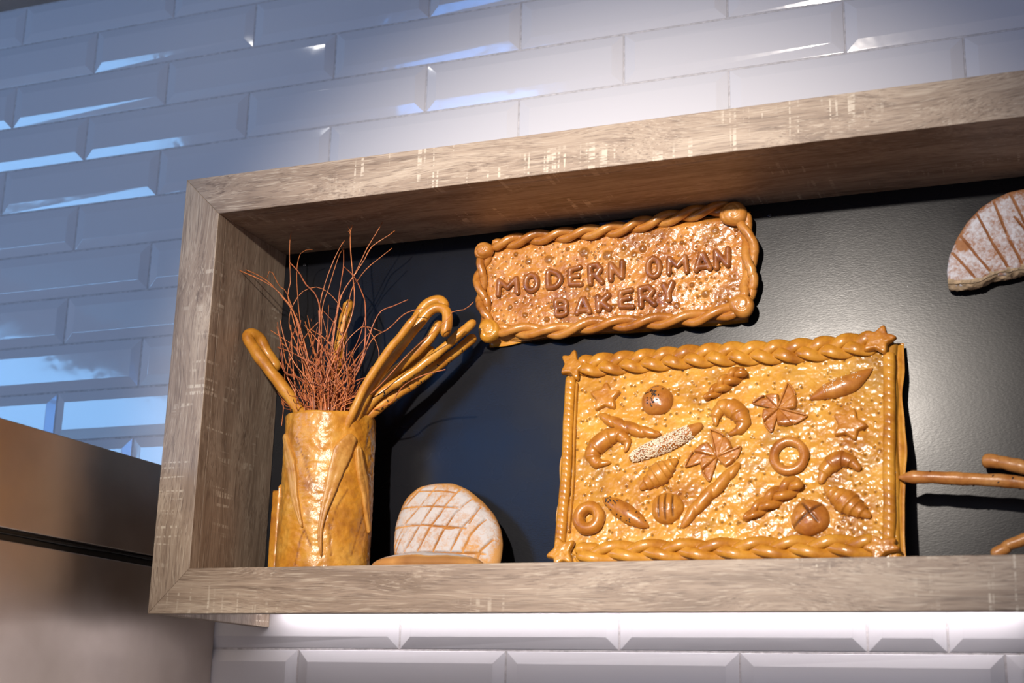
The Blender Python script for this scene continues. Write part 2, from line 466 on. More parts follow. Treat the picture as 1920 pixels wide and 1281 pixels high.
for (px, py) in ((571, 497), (1443, 405)):
    p = at(px, py, -BP)
    if scr is None:
        m_ = MB(); r = np.full(20, .0028)
        pillow(m_, (0, 0), r, .0011, pw=4, nr=6, bump=0, fn=lines_groove([(-.002, 0, .002, 0), (0, -.002, 0, .002)], .0006, .0006))
        scr = m_.build('screw_head', simple('black_screw', (.05, .05, .06), .35, .8, scale=90, var=.2), fr)
        s_ = scr
    else:
        s_ = copy_of(scr); s_.parent = fr
    s_.location = (p[0] - ox, -BP, p[2] - H - oz)

# ------------------------------------------------------------------ steel cabinet at the left
HX = .27536
cab = thing('steel_cabinet', (HX - .35, -.75, 0), 'tall brushed steel cabinet left of the wooden shelf, split by a black gap', 'cabinet')
def cb(z0, z1, name, mat, x1=.35, y0=-.55, y1=.7436, w=.0012):
    o = MB().box(-.35, x1, y0, y1, z0, z1).build(name, mat, cab, False); bevelled(o, w); return o
cb(H - .002, H + .1185, 'upper_panel', STEEL)
cb(.12, H - .0157, 'lower_panel', STEEL)
cb(H - .0157, H - .002, 'gap_seal', BLACK, .343, -.54, .74, .0005)
cb(0, .12, 'plinth', BLACK, .33, -.52, .73, .001)
# the torn sealing strip that hangs in the gap
m_ = MB(); pts = resample([(.3445, -.55 + .02, H - .0045), (.3445, -.2, H - .0065), (.3445, .1, H - .0045), (.3445, .3, H - .0068), (.3445, .62, H - .005)], 50)
sweep(m_, pts, lambda t, th: .002 + .0008 * np.sin(t * 40), N=(1, 0, 0), m=8)
m_.build('sealing_strip', BLACK, cab)

# ------------------------------------------------------------------ flat-plane frames for the bread plaques
class Frame:
    def __init__(s, name, O, lean, label, cat):
        s.O = np.array(O, float); s.lean = lean
        s.u = np.array([1, 0, 0.]); s.w = np.array([0, math.sin(lean), math.cos(lean)]); s.n = np.array([0, -math.cos(lean), math.sin(lean)])
        s.root = thing(name, tuple(O), label, cat, rot=(-lean, 0, 0))
    def px(s, x, y, h=0.):
        p = at_plane(x, y, s.O + s.n * h, s.n) - s.O
        return np.array([p @ s.u, p @ s.w])

def slab(corners, th, n=(300, 200), edge=.006, fn=None, wob=.002, seed=0, base=0.):
    """rounded sheet of dough over a quad (BL, BR, TR, TL) in (u,v)"""
    C = np.array(corners, float); a = np.linspace(0, 1, n[0]); b = np.linspace(0, 1, n[1])
    A, B = np.meshgrid(a, b, indexing='ij')
    def blin(A, B): return (C[0] * ((1 - A) * (1 - B))[..., None] + C[1] * (A * (1 - B))[..., None] + C[2] * (A * B)[..., None] + C[3] * ((1 - A) * B)[..., None])
    Q = blin(A, B); u, v = Q[..., 0], Q[..., 1]
    Lu = np.linalg.norm(C[1] - C[0]); Lv = np.linalg.norm(C[3] - C[0])
    u = u + wob * noise(v * 30, A * 3, 0, seed) * (np.abs(2 * A - 1) ** 6) * np.sign(A - .5)
    v = v + wob * noise(u * 30, B * 3, 5, seed) * (np.abs(2 * B - 1) ** 6) * np.sign(B - .5)
    d = np.minimum(np.minimum(A, 1 - A) * Lu, np.minimum(B, 1 - B) * Lv)
    q = np.clip(d / edge, 0, 1); h = th * (.45 + .55 * np.sqrt(np.clip(1 - (1 - q) ** 2, 0, 1)))
    mk = np.zeros_like(h)
    if fn is not None:
        dh, mk = fn(u, v); h = h + dh * np.clip(q, 0, 1)
    V = [np.stack([u, -(h + base), v], -1).reshape(-1, 3)]
    f = grid_faces(n[0], n[1])
    idx = [i * n[1] for i in range(n[0])] + [(n[0] - 1) * n[1] + j for j in range(1, n[1])] + [i * n[1] + n[1] - 1 for i in range(n[0] - 2, -1, -1)] + [j for j in range(n[1] - 2, 0, -1)]
    k = n[0] * n[1]; rim = V[0][idx].copy(); rim[:, 1] = -base
    V.append(rim); m = len(idx)
    f += [(idx[i], k + i, k + (i + 1) % m, idx[(i + 1) % m]) for i in range(m)]
    f.append(tuple(range(k + m - 1, k - 1, -1)))
    return MB().add(np.vstack(V), [tuple(reversed(q)) for q in f], np.r_[mk.reshape(-1), np.zeros(m)])

def wrinkled(seed, holes, blisters, amp=.0007, brown=None):
    def fn(u, v):
        h = amp * noise(u * 95, v * 95, 0, seed) + amp * .75 * noise(u * 210, v * 210, 1, seed) + amp * .4 * noise(u * 430, v * 430, 2, seed) + amp * 1.5 * noise(u * 28, v * 28, 4, seed)
        mk = np.clip(.35 * noise(u * 22, v * 22, 9, seed) + .30 * noise(u * 60, v * 60, 8, seed) - .02, 0, .6)
        for (x, y, r, d) in holes:
            s = (np.abs(u - x) < 4 * r) & (np.abs(v - y) < 4 * r)
            if not s.any(): continue
            g = np.exp(-((u[s] - x) ** 2 + (v[s] - y) ** 2) / (r * r)); h[s] -= d * g; mk[s] = np.maximum(mk[s], g)
        for (x, y, r, d) in blisters:
            s = (np.abs(u - x) < 2 * r) & (np.abs(v - y) < 2 * r)
            if not s.any(): continue
            q = ((u[s] - x) ** 2 + (v[s] - y) ** 2) / (r * r); g = np.clip(1 - q, 0, 1) ** .6; h[s] += d * g; mk[s] = np.maximum(mk[s], .62 * np.clip(1.15 - q, 0, 1) ** .5)
        if brown is not None: mk = np.maximum(mk, brown(u, v))
        return h, mk
    return fn

def seed_mesh():
    m_ = MB(); pts = np.array([(t, 0, 0) for t in np.linspace(-.5, .5, 9)])
    sweep(m_, pts, lambda t, th: .30 * ends(t, .5) * (1 - .35 * t) + .01, N=(0, -1, 0), m=7)
    return m_
_black = seed_mesh().build('sesame_seed', BLACKSEED)
_black_first = [True]
def add_seed(parent, p, size, ang, n=None):
    global _black
    if _black_first[0]: o = _black; _black_first[0] = False
    else: o = copy_of(_black)
    o.parent = parent; o.location = p; o.scale = (size, size * .8, size)
    if n is None: o.rotation_euler = (0, ang, 0)
    else:
        q = Vector((0, -1, 0)).rotation_difference(Vector(n)); o.rotation_mode = 'QUATERNION'
        o.rotation_quaternion = q @ Matrix.Rotation(ang, 4, 'Y').to_quaternion()
    return o

def rope(mb, P, r, turns, N=(0, -1, 0), m=12, strands=2, flat=.85, taper=.06):
    """strands twisted round one another along P"""
    P = np.asarray(P, float); n = len(P)
    T = np.gradient(P, axis=0); T /= np.linalg.norm(T, axis=1)[:, None]
    N = np.broadcast_to(np.array(N, float), P.shape); B = np.cross(T, N); B /= np.linalg.norm(B, axis=1)[:, None]; M = np.cross(B, T)
    t = np.linspace(0, 1, n); k = .52 * r * ends(t, taper)
    for s in range(strands):
        ph = 2 * np.pi * (turns * t + s / strands)
        Q = P + B * (k * np.cos(ph))[:, None] * 1.05 + M * (k * np.sin(ph))[:, None] * flat
        sweep(mb, Q, lambda t, th: .60 * r * (.35 + .65 * ends(t, taper)), N=N, m=m)
    return mb

def braid(mb, P, w, h, turns, N=(0, -1, 0), m=10, sr=.36, taper=.08, wf=None):
    P = np.asarray(P, float); n = len(P)
    T = np.gradient(P, axis=0); T /= np.linalg.norm(T, axis=1)[:, None]
    Nn = np.broadcast_to(np.array(N, float), P.shape); B = np.cross(T, Nn); B /= np.linalg.norm(B, axis=1)[:, None]; M = np.cross(B, T)
    t = np.linspace(0, 1, n); k = (wf(t) if wf else ends(t, taper))
    for s in range(3):
        ph = 2 * np.pi * (turns * t + s / 3)
        Q = P + B * (w * .62 * k * np.sin(ph))[:, None] + M * (h * .42 * k * np.sin(2 * ph))[:, None]
        sweep(mb, Q, lambda t, th: w * sr * (.3 + .7 * np.interp(t, np.linspace(0, 1, n), k)), lambda t, th: h * .46 * (.3 + .7 * np.interp(t, np.linspace(0, 1, n), k)), N=Nn, m=m)
    return mb

def L3(p, h): return (p[0], -h, p[1])

# ------------------------------------------------------------------ the name plaque
A = Frame('lettered_bread_plaque', (.70, -BP - .001, .26 + H), 0., 'golden bread plaque lettered MODERN OMAN BAKERY hung high on the black panel', 'bread plaque')
TA = .0155
cA = [A.px(913, 640, TA), A.px(1401, 592, TA), A.px(1399, 400, TA), A.px(903, 465, TA)]
rg = random.Random(5)
def inside(c, a, b): return (c[0] * (1 - a) * (1 - b) + c[1] * a * (1 - b) + c[2] * a * b + c[3] * (1 - a) * b)
holes = []
for i in range(60):
    for j in range(1, 12):
        if rg.random() < .42:
            p = inside(cA, (i + rg.uniform(-.4, .4)) / 60, (j + rg.uniform(-.45, .45)) / 12); holes.append((p[0], p[1], .0011, .0018))
bl = [(755, 362, 33), (540, 405, 27), (893, 382, 30), (420, 418, 22), (1105, 340, 24), (990, 338, 18), (1052, 376, 20), (1540, 232, 24), (1480, 612, 24), (775, 583, 20), (530, 765, 18), (1310, 683, 20), (1340, 305, 14), (1665, 228, 14), (1605, 655, 18), (560, 690, 14), (345, 375, 16), (655, 345, 14), (930, 690, 16), (1400, 560, 16), (1210, 620, 14), (310, 690, 16), (400, 740, 18)]
blis = []
for (x, y, r) in bl:
    p = A.px(860 + x / 3.2, 360 + y / 3.2, TA); blis.append((p[0], p[1], r / 3.2 * .00067, .0022))
for _ in range(70):
    p = inside(cA, rg.uniform(.04, .96), rg.uniform(.1, .9)); blis.append((p[0], p[1], rg.uniform(.0012, .0026), .0009))
slab(cA, TA, (430, 190), .008, wrinkled(11, holes, blis, .0006), .0025, 2).build('plaque_sheet', SIGNC, A.root, attr='mark')
cB = [inside(cA, a, b) for a, b in ((-.002, -.02), (1.0, -.02), (1.008, 1.03), (-.002, 1.04))]
slab(cB, .008, (90, 40), .005, None, .003, 3).build('backing_sheet', GOLD_D, A.root, attr='mark')

def plaque_rope(pts, r, turns, name='rope_border', mat=ROPE, h0=TA):
    P = resample([L3(A.px(x, y, h0), h0 + r * .35) for x, y in pts], 130)
    q = MB(); P[:, 0] += .0008 * noise(np.arange(130) * .16, 1, 0, 4); P[:, 2] += .0010 * noise(np.arange(130) * .13, 2, 0, 5)
    rope(q, P, r, turns, taper=.03); q.build(name, mat, A.root)
plaque_rope([(925, 463), (1010, 447), (1130, 435), (1210, 421), (1290, 403), (1368, 389)], .0092, 4.6)
plaque_rope([(935, 622), (1040, 622), (1130, 609), (1230, 604), (1310, 596), (1385, 583)], .0096, 3.6)
plaque_rope([(911, 480), (902, 520), (906, 560), (916, 610)], .0088, 1.5)
plaque_rope([(1392, 408), (1405, 450), (1408, 500), (1403, 560)], .0096, 1.2)
for (x, y, r, sd) in ((911, 474, .0125, 1), (1378, 405, .0165, 2), (1393, 577, .0150, 3), (921, 623, .0155, 4)):
    c = A.px(x, y, TA); q = MB(); th = np.arange(48) / 48 * 2 * np.pi
    rr = r * (1 + .06 * np.sin(2 * th + sd) + .04 * np.sin(3 * th + 2 * sd))
    spi = lambda u, v, rho, c=c, r=r, sd=sd: (-.0011 * np.exp(-((np.hypot(u - c[0], v - c[1]) / r - .22 - .11 * (np.arctan2(v - c[1], u - c[0]) + sd) % .6) / .09) ** 2), 0 * u)
    pillow(q, c, rr, .0105, TA + .003, 3.4, 24, spi, .0006, sd); q.build('corner_knob', ROPE if sd != 4 else GOLD_D, A.root, attr='mark')

GL = {
 'M': [[(0, 0), (.06, .95), (.5, .42), (.94, .95), (1, 0)]],
 'O': [[(.5, 1), (.12, .82), (0, .5), (.12, .16), (.5, 0), (.88, .16), (1, .5), (.88, .82), (.5, 1)]],
 'D': [[(.02, 0), (.02, 1), (.55, .96), (.95, .72), (1, .38), (.62, .03), (.02, 0)]],
 'E': [[(.95, 1), (.05, .92), (.0, .5), (.04, .06), (1, .0)], [(.05, .5), (.8, .52)]],
 'R': [[(.02, 0), (.0, .95)], [(0, .95), (.62, 1), (.92, .74), (.62, .48), (.05, .46)], [(.42, .46), (1, 0)]],
 'N': [[(.0, 0), (.03, .95), (.92, .08), (1, 1)]],
 'A': [[(0, 0), (.42, 1), (.58, 1), (1, 0)], [(.12, .16), (.9, .16)]],
 'B': [[(.05, .5), (.0, .95), (.5, 1.02), (.9, .88), (.9, .55), (.05, .5)], [(.05, .5), (.04, .08), (.5, 0), (.95, .12), (.9, .5)]],
 'K': [[(.05, .95), (.1, .0)], [(.12, .45), (.92, 1)], [(.35, .5), (.98, 0)]],
 'Y': [[(.0, .92), (.48, .42), (1, 1)], [(.48, .45), (.52, 0)]],
}
word = [('M', 215, 500, 372, 630), ('O', 380, 475, 492, 612), ('D', 513, 458, 630, 590), ('E', 645, 435, 752, 575), ('R', 765, 415, 880, 565), ('N', 888, 403, 1005, 542),
        ('O', 1112, 375, 1227, 527), ('M', 1235, 368, 1388, 502), ('A', 1398, 352, 1527, 482), ('N', 1518, 325, 1642, 470),
        ('B', 562, 630, 667, 757), ('A', 686, 620, 805, 744), ('K', 806, 600, 928, 726), ('E', 946, 570, 1062, 710), ('R', 1066, 548, 1195, 698), ('Y', 1205, 525, 1308, 668)]
b1 = A.px(860 + 290 / 3.2, 360 + 625 / 3.2, TA); b2 = A.px(860 + 1590 / 3.2, 360 + 462 / 3.2, TA)
ang = math.atan2(b2[1] - b1[1], b2[0] - b1[0])
def blob(mb, name, mat, parent, vox, smooth=4):
    """melt overlapping rolls of dough into one skin"""
    o = mb.build(name + '_raw', mat)
    r = o.modifiers.new('r', 'REMESH'); r.mode = 'VOXEL'; r.voxel_size = vox
    s = o.modifiers.new('s', 'SMOOTH'); s.iterations = smooth; s.factor = .6
    dg = bpy.context.evaluated_depsgraph_get(); me = bpy.data.meshes.new_from_object(o.evaluated_get(dg))
    raw = o.data; bpy.data.objects.remove(o); bpy.data.meshes.remove(raw)
    me.name = name; me.polygons.foreach_set('use_smooth', [True] * len(me.polygons))
    me.materials.clear(); me.materials.append(mat)
    q = bpy.data.objects.new(name, me); COL.objects.link(q); q.parent = parent; return q
ca, sa = math.cos(ang), math.sin(ang)
for (g, x0, y0, x1, y1) in word:
    pc = A.px(860 + (x0 + x1) / 6.4, 360 + (y0 + y1) / 6.4, TA + .003)
    pl = A.px(860 + x0 / 3.2, 360 + (y0 + y1) / 6.4, TA); pr = A.px(860 + x1 / 3.2, 360 + (y0 + y1) / 6.4, TA)
    pt = A.px(860 + (x0 + x1) / 6.4, 360 + y0 / 3.2, TA); pb = A.px(860 + (x0 + x1) / 6.4, 360 + y1 / 3.2, TA)
    rr = .0041 if g not in 'MBE' else .0038
    if g in 'KY': rr = .0046
    w = np.linalg.norm(pr - pl) * .97 - 2 * rr - .0012; hgt = np.linalg.norm(pt - pb) - 2 * rr - abs(sa) * w - .0006
    q = MB()
    for st in GL[g]:
        pts = []
        for (a, b) in st:
            dx, dy = (a - .5) * w, (b - .5) * hgt
            pts.append(L3((pc[0] + dx * ca - dy * sa, pc[1] + dx * sa + dy * ca), TA + .0022))
        if len(st) > 5 or g in 'BD': P = resample(pts, 40)
        else:
            P = np.vstack([resample(np.array(pts)[i:i + 2], 10) for i in range(len(pts) - 1)])
            P = P + 1e-7 * np.arange(len(P))[:, None]
        sweep(q, P, rr, lambda t, th: rr * 1.0, m=12)
        for p in pts:   # fat dough at the joints
            sp_ = np.array([(p[0] + z, p[1], p[2]) for z in np.linspace(-rr, rr, 9)]); sweep(q, sp_, lambda t, th: rr * 1.03 * ends(t, .5), m=10)
    blob(q, 'letter', LETT, A.root, .00062, 3)
# blue hanging tab behind its top edge
q = MB(); p0 = A.px(1124, 424, 0); p1 = A.px(1199, 414, 0)
q.box(p0[0], p1[0], -.0012, .0009, p0[1] - .02, p0[1] + .0035)
tab = q.build('hanging_tab', simple('blue_tab', (.03, .07, .22), .4, scale=40, var=.2), A.root, False); tab['label'] = 'small dark blue hanging tab'

# ------------------------------------------------------------------ the big plaque with small breads
LEAN = math.atan2(.050, .2366)
B = Frame('bread_sampler_plaque', (.83, -.1555, ZBI + H), LEAN, 'large golden bread plaque covered with miniature breads, leaning on the shelf', 'bread plaque')
TB = .0150
def bp(x, y, h=TB): return B.px(x, y, h)
cl, cr_, ctr, ctl = bp(1040, 1052), bp(1692, 1042), bp(1682, 640), bp(1062, 672)
v0 = .0006
def down(p, q): t = (p[1] - v0) / (q[1] - p[1]); return p + (p - q) * t
cBq = [down(cl, ctl), down(cr_, ctr), ctr, ctl]
rg = random.Random(9); holes = []
for i in range(38):
    for j in range(24):
        if rg.random() < .45:
            p = inside(cBq, (i + rg.uniform(-.45, .45)) / 38, (j + rg.uniform(-.45, .45)) / 24)
            if rg.random() < .8: holes.append((p[0], p[1], .0013, .0022))
            else:
                for _ in range(3): holes.append((p[0] + rg.uniform(-.003, .003), p[1] + rg.uniform(-.003, .003), .0010, .0014))
blis = []
for _ in range(60):
    p = inside(cBq, rg.uniform(.05, .95), rg.uniform(.05, .95)); blis.append((p[0], p[1], rg.uniform(.0015, .003), .0008))
qTR = bp(1650, 690)
brn = lambda u, v: .40 * np.exp(-(((u - qTR[0]) / .055) ** 2 + ((v - qTR[1]) / .045) ** 2)) * (1 + .5 * noise(u * 70, v * 70, 3, 2))
slab(cBq, TB, (520, 340), .006, wrinkled(21, holes, blis, .00058, brn), .002, 6).build('plaque_sheet', GOLD, B.root, attr='mark')
cBb = [inside(cBq, a, b) for a, b in ((-.008, 0), (1.010, 0), (1.014, 1.015), (-.004, 1.012))]
slab(cBb, .0075, (120, 60), .005, None, .003, 8).build('backing_sheet', GOLD_D, B.root, attr='mark')

def bpath(pts, h, n=80): return resample([L3(bp(x, y, TB), TB + h) for x, y in pts], n)
# plaited borders top and bottom, ribbed strips left and right
q = MB(); braid(q, bpath([(1090, 690), (1200, 680), (1340, 668), (1430, 664), (1530, 658), (1640, 645)], .004, 420), .0135, .0092, 4.4, sr=.56, taper=.02, m=12)
q.build('plaited_border', GOLD_D, B.root)
q = MB(); braid(q, bpath([(1085, 1042), (1200, 1036), (1330, 1034), (1460, 1030), (1560, 1028), (1640, 1026)], .004, 420), .0120, .0100, 2.7, sr=.56, taper=.02, m=12)
q.build('plaited_border', GOLD_D, B.root)
def strip(pts, w, k):
    P = bpath(pts, .0015, 420); q = MB()
    sweep(q, P, lambda t, th: w * (1 + .03 * np.sin(t * 30)) * (1 + 0 * th), lambda t, th: .0052 * (1 + .16 * np.abs(np.sin(t * k + .8 * np.cos(th))) ** .5 - .1), m=22); return q
strip([(1071, 712), (1066, 800), (1063, 880), (1056, 960), (1050, 1028)], .0066, 95).build('ribbed_border', GOLD_D, B.root)
strip([(1667, 665), (1668, 780), (1667, 880), (1668, 960), (1666, 1015)], .0068, 80).build('ribbed_border', GOLD_D, B.root)
q = MB(); sweep(q, bpath([(1083, 720), (1079, 800), (1076, 900), (1068, 1000)], .002, 60), .0016, lambda t, th: .0035, m=8); q.build('border_edging', GOLD_D, B.root)

def star(pts, h, name, mat=MIDC, base=TB - .001, seed=0, sm=7, frame=B):
    P = np.array([bp(x, y) for x, y in pts]); c = P.mean(0)
    poly = []
    for i in range(5):      # tips given in order; put the notches between
        a, b = P[i], P[(i + 1) % 5]; mid = (a + b) / 2; poly.append(a); poly.append(c + (mid - c) * .64)
    th = np.arange(120) / 120 * 2 * np.pi; r = poly_r(poly, c, th)
    for _ in range(sm): r = (np.roll(r, 1) + 2 * r + np.roll(r, -1)) / 4
    q = MB(); pillow(q, c, r, h, base, 12, 26, None, .0005, seed); return q.build(name, mat, B.root, attr='mark')
star([(1139, 716), (1168, 734), (1157, 771), (1115, 775), (1105, 738)], .0065, 'star_bread', seed=1)
star([(1603, 763), (1633, 801), (1606, 831), (1562, 822), (1561, 777)], .0065, 'star_bread', seed=2)
star([(1082, 655), (1102, 690), (1088, 722), (1053, 706), (1055, 670)], .0065, 'corner_star', GOLD_D, base=TB + .0015, seed=3)
star([(1661, 613), (1688, 638), (1663, 672), (1617, 668), (1616, 630)], .0065, 'corner_star', base=TB + .0045, seed=4)
star([(1046, 1006), (1083, 1014), (1078, 1062), (1043, 1068), (1024, 1048)], .0065, 'corner_star', GOLD_D, base=TB + .0015, seed=5)
star([(1632, 1004), (1686, 1012), (1697, 1034), (1640, 1062), (1614, 1032)], .0065, 'corner_star', base=TB + .0025, seed=6)

K = .00068
def spiral_roll(pts, w, hgt, k, name, mat=MIDC, dirn=1, depth=.24, n=200):
    q = MB(); P = bpath(pts, w * .25, n)
    f = lambda t, th: (np.sin(np.pi * np.clip(t, .004, .996)) ** .36) * (1 - depth * (1 - np.abs(np.sin(t * k + dirn * .9 * np.cos(th)))) ** 2.2)
    sweep(q, P, lambda t, th: w * f(t, th), lambda t, th: hgt * f(t, th), m=24); return q.build(name, mat, B.root)
def croissant(pts, w, hgt, edges, name='croissant', mat=MIDC, n=120):
    """stepped rolls: every layer's rim stands proud of the next one"""
    q = MB(); P = bpath(pts, w * .2, n)
    def f(t, th):
        tt = t + .018 * np.cos(th)
        env = .50 + .55 * np.sin(np.pi * np.clip(tt, 0, 1)) ** .9
        st = 0 * tt
        c = .5
        for e_ in edges:
            d = (tt - e_) if e_ > c else (e_ - tt)
            st = st + .12 / (1 + np.exp(-d / .006)) - .09 * np.exp(-((d + .02) / .02) ** 2) * .6
        return np.clip(env - st + .06, .06, 2) * ends(t, .05)
    sweep(q, P, lambda t, th: w * f(t, th), lambda t, th: hgt * f(t, th), m=22); return q.build(name, mat, B.root)

spiral_roll([(1124, 779), (1160, 797), (1200, 810), (1240, 817)], .0084, .0078, 13, 'twisted_roll', dirn=-1)
spiral_roll([(1279, 991), (1310, 950), (1350, 910), (1388, 870)], .0084, .0078, 11, 'slashed_baguette', dirn=1, depth=.22)
croissant([(1172, 850), (1176, 832), (1162, 818), (1143, 822), (1124, 835), (1112, 852), (1120, 870), (1147, 869)], .0105, .0095, (.13, .25, .38, .62, .75, .87))
croissant([(1343, 801), (1343, 779), (1358, 765), (1378, 770), (1391, 786), (1390, 803), (1366, 817)], .0105, .0095, (.13, .27, .40, .60, .74, .86))
croissant([(1537, 909), (1549, 882), (1573, 864), (1596, 868), (1613, 884)], .0095, .0085, (.2, .38, .62, .8))
croissant([(1200, 919), (1222, 902), (1246, 884), (1272, 862)], .0125, .0105, (.16, .3, .42, .6, .72, .85))
croissant([(1545, 914), (1575, 934), (1605, 955), (1634, 972)], .0125, .0105, (.15, .27, .40, .58, .7, .84))

# little plaits
for pts, w, tn, nm in (([(1323, 750), (1345, 734), (1368, 716), (1396, 697)], .0085, 1.25, 'small_plait'), ([(1398, 976), (1430, 952), (1462, 930), (1500, 905)], .0100, 1.2, 'small_plait')):
    q = MB(); braid(q, bpath(pts, .004, 140), w, .0105, tn, sr=.52, m=14, wf=lambda t: np.clip(.25 + 1.2 * t ** .7, 0, 1) * ends(t, .06)); q.build(nm, MIDC, B.root)

def ringp(c, rx, ry, tr, th_, name, mat, flat=1.):
    cc = bp(*c); a = bp(c[0] + rx, c[1]); b = bp(c[0], c[1] - ry); n = 72; s = np.arange(n) / n * 2 * np.pi
    R1 = np.linalg.norm(a - cc) - tr; R2 = np.linalg.norm(b - cc) - tr
    P = np.stack([cc[0] + R1 * np.cos(s), np.full(n, -(TB + th_ * .55)), cc[1] + R2 * np.sin(s)], 1)
    q = MB(); sweep(q, P, lambda t, th: tr * (1 + .04 * np.sin(t * 38)), lambda t, th: th_, m=18, closed=True); return q.build(name, mat, B.root)
ringp((1106, 974), 30, 31, .0072, .0080, 'ring_bread', MIDC)
ringp((1480, 857), 38, 36, .0056, .0052, 'ring_bread', BROWN)

def bun(c, rpx, h, lines=(), w=.0012, d=.0018, name='round_bun', mat=BROWN, seed=0, wob=.03):
    cc = bp(*c); r = rpx * K; th = np.arange(72) / 72 * 2 * np.pi
    rr = r * (1 + wob * np.sin(3 * th + seed) + wob * .6 * np.sin(5 * th + 2 * seed))
    L = [(*(cc + np.array([ax, ay]) * r), *(cc + np.array([bx_, by]) * r)) for ax, ay, bx_, by in lines]
    q = MB(); pillow(q, cc, rr, h, TB - .001, 2, 26, lines_groove(L, w, d) if lines else None, .0004, seed, .12); return q.build(name, mat, B.root, attr='mark'), cc, r
sb, cc, r = bun((1233, 752), 28.5, .0125, name='seeded_bun', seed=3)
rg = random.Random(2)
for i in range(34):
    a = rg.uniform(0, 6.28); q_ = abs(rg.gauss(0, .34)) if i < 24 else rg.uniform(.5, .78)
    dx, dz = q_ * math.cos(a) * r - (.1 * r), q_ * math.sin(a) * r + .18 * r
    rho = math.hypot(dx, dz) / r
    if rho > .86: continue
    hh = TB - .001 + .0125 * (.12 + math.sqrt(1 - rho * rho)) + .0002
    add_seed(sb, (cc[0] + dx, -hh, cc[1] + dz), .0031, rg.uniform(0, 3.1), Vector((dx, -math.sqrt(max(r * r - dx * dx - dz * dz, 1e-9)) * 1.2, dz)).normalized())
bun((1252, 954), 28, .0120, [(-.42, -.6, -.48, .72), (.0, -.8, -.05, .85), (.45, -.6, .38, .75)], .0011, .0022, 'slashed_bun', MIDC, 1)
bun((1519, 972), 31, .0135, [(-.8, -.55, .62, .62), (-.35, .7, .45, -.35)], .0015, .0034, 'cross_cut_bun', BROWN, 2)

def oval(pts, w, h, name, mat, pw=.6):
    q = MB(); P = bpath(pts, h * .2, 70)
    f = lambda t, th: np.sin(np.pi * np.clip(t, .004, .996)) ** pw * (1 + .03 * np.sin(t * 22 + th))
    sweep(q, P, lambda t, th: w * f(t, th), lambda t, th: h * f(t, th), m=22); return q.build(name, mat, B.root), P
so, P = oval([(1131, 935), (1155, 950), (1185, 970), (1217, 990)], .0110, .0095, 'seeded_oval_roll', MIDC)
for i in range(26):
    t = rg.uniform(.1, .92); p = P[int(t * 69)]; s = math.sin(math.pi * t) ** .6; th = rg.uniform(.5, 2.5)
    T_ = P[min(69, int(t * 69) + 1)] - P[int(t * 69) - 1]; T_ /= np.linalg.norm(T_); Bn = np.cross(T_, (0, -1, 0)); Bn /= np.linalg.norm(Bn)
    nn = Bn * math.cos(th) + np.array([0, -1, 0]) * math.sin(th)
    p = p + Bn * .0110 * s * math.cos(th) * 1.01 + np.array([0, -1, 0]) * .0095 * s * math.sin(th) * 1.01
    add_seed(so, tuple(p), .0029, rg.uniform(0, 3.1), Vector(nn))

def white_seeds(parent, P, w, h, n, size, name, t0=.02, t1=.97, th0=.1, th1=3.0, prof=.5, stuff=True, sd=1):
    rg = random.Random(sd); sm_ = seed_mesh(); base = np.vstack(sm_.v); F = sm_.f; q = MB(); Mx = []
    for i in range(n):
        t = rg.uniform(t0, t1); k = int(t * (len(P) - 1)); p = P[k]; s = math.sin(math.pi * t) ** prof; th = rg.uniform(th0, th1)
        T_ = P[min(len(P) - 1, k + 1)] - P[max(0, k - 1)]; T_ /= np.linalg.norm(T_); Bn = np.cross(T_, (0, -1, 0)); Bn /= np.linalg.norm(Bn)
        nn = Bn * math.cos(th) + np.array([0, -1, 0]) * math.sin(th)
        c = p + Bn * w * s * math.cos(th) * 1.02 + np.array([0, -1, 0]) * h * s * math.sin(th) * 1.02 + nn * rg.uniform(0, .0006)
        R_ = (Vector((0, -1, 0)).rotation_difference(Vector(nn)).to_matrix() @ Matrix.Rotation(rg.uniform(0, 6.28), 3, 'Y') @ Matrix.Rotation(rg.uniform(-.5, .5), 3, 'Z'))
        Mx.append((c, R_))
    lim = min(n, 100)
    o0 = seed_mesh().build('white_sesame_seed', WHITESEED, parent)
    for i in range(lim):
        o = o0 if i == 0 else copy_of(o0)
        c, R_ = Mx[i]; mw = R_.to_4x4(); mw.translation = Vector(c); o.parent = parent
        o.matrix_basis = mw @ Matrix.Diagonal((size, size * .8, size, 1))
    if n > lim:
        for c, R_ in Mx[lim:]:
            q.add((base * np.array([size, size * .8, size])) @ np.array(R_).T + c, F)
        o = q.build(name, WHITESEED, parent); o['kind'] = 'stuff'
ws, P = oval([(1181, 862), (1215, 848), (1260, 830), (1318, 797)], .0098, .0095, 'sesame_twist', BROWN, .35)
white_seeds(ws, P, .0098, .0095, 1000, .0024, 'white_sesame_coating', .03, .84, .0, 3.14, .35)
po, P = oval([(1517, 751), (1552, 736), (1595, 720), (1637, 692)], .0115, .0100, 'pointed_roll', BROWN, .8)
white_seeds(po, P, .0115, .0100, 44, .0020, 'white_sesame_sprinkle', .25, .8, 1.2, 2.6, .8, sd=4)

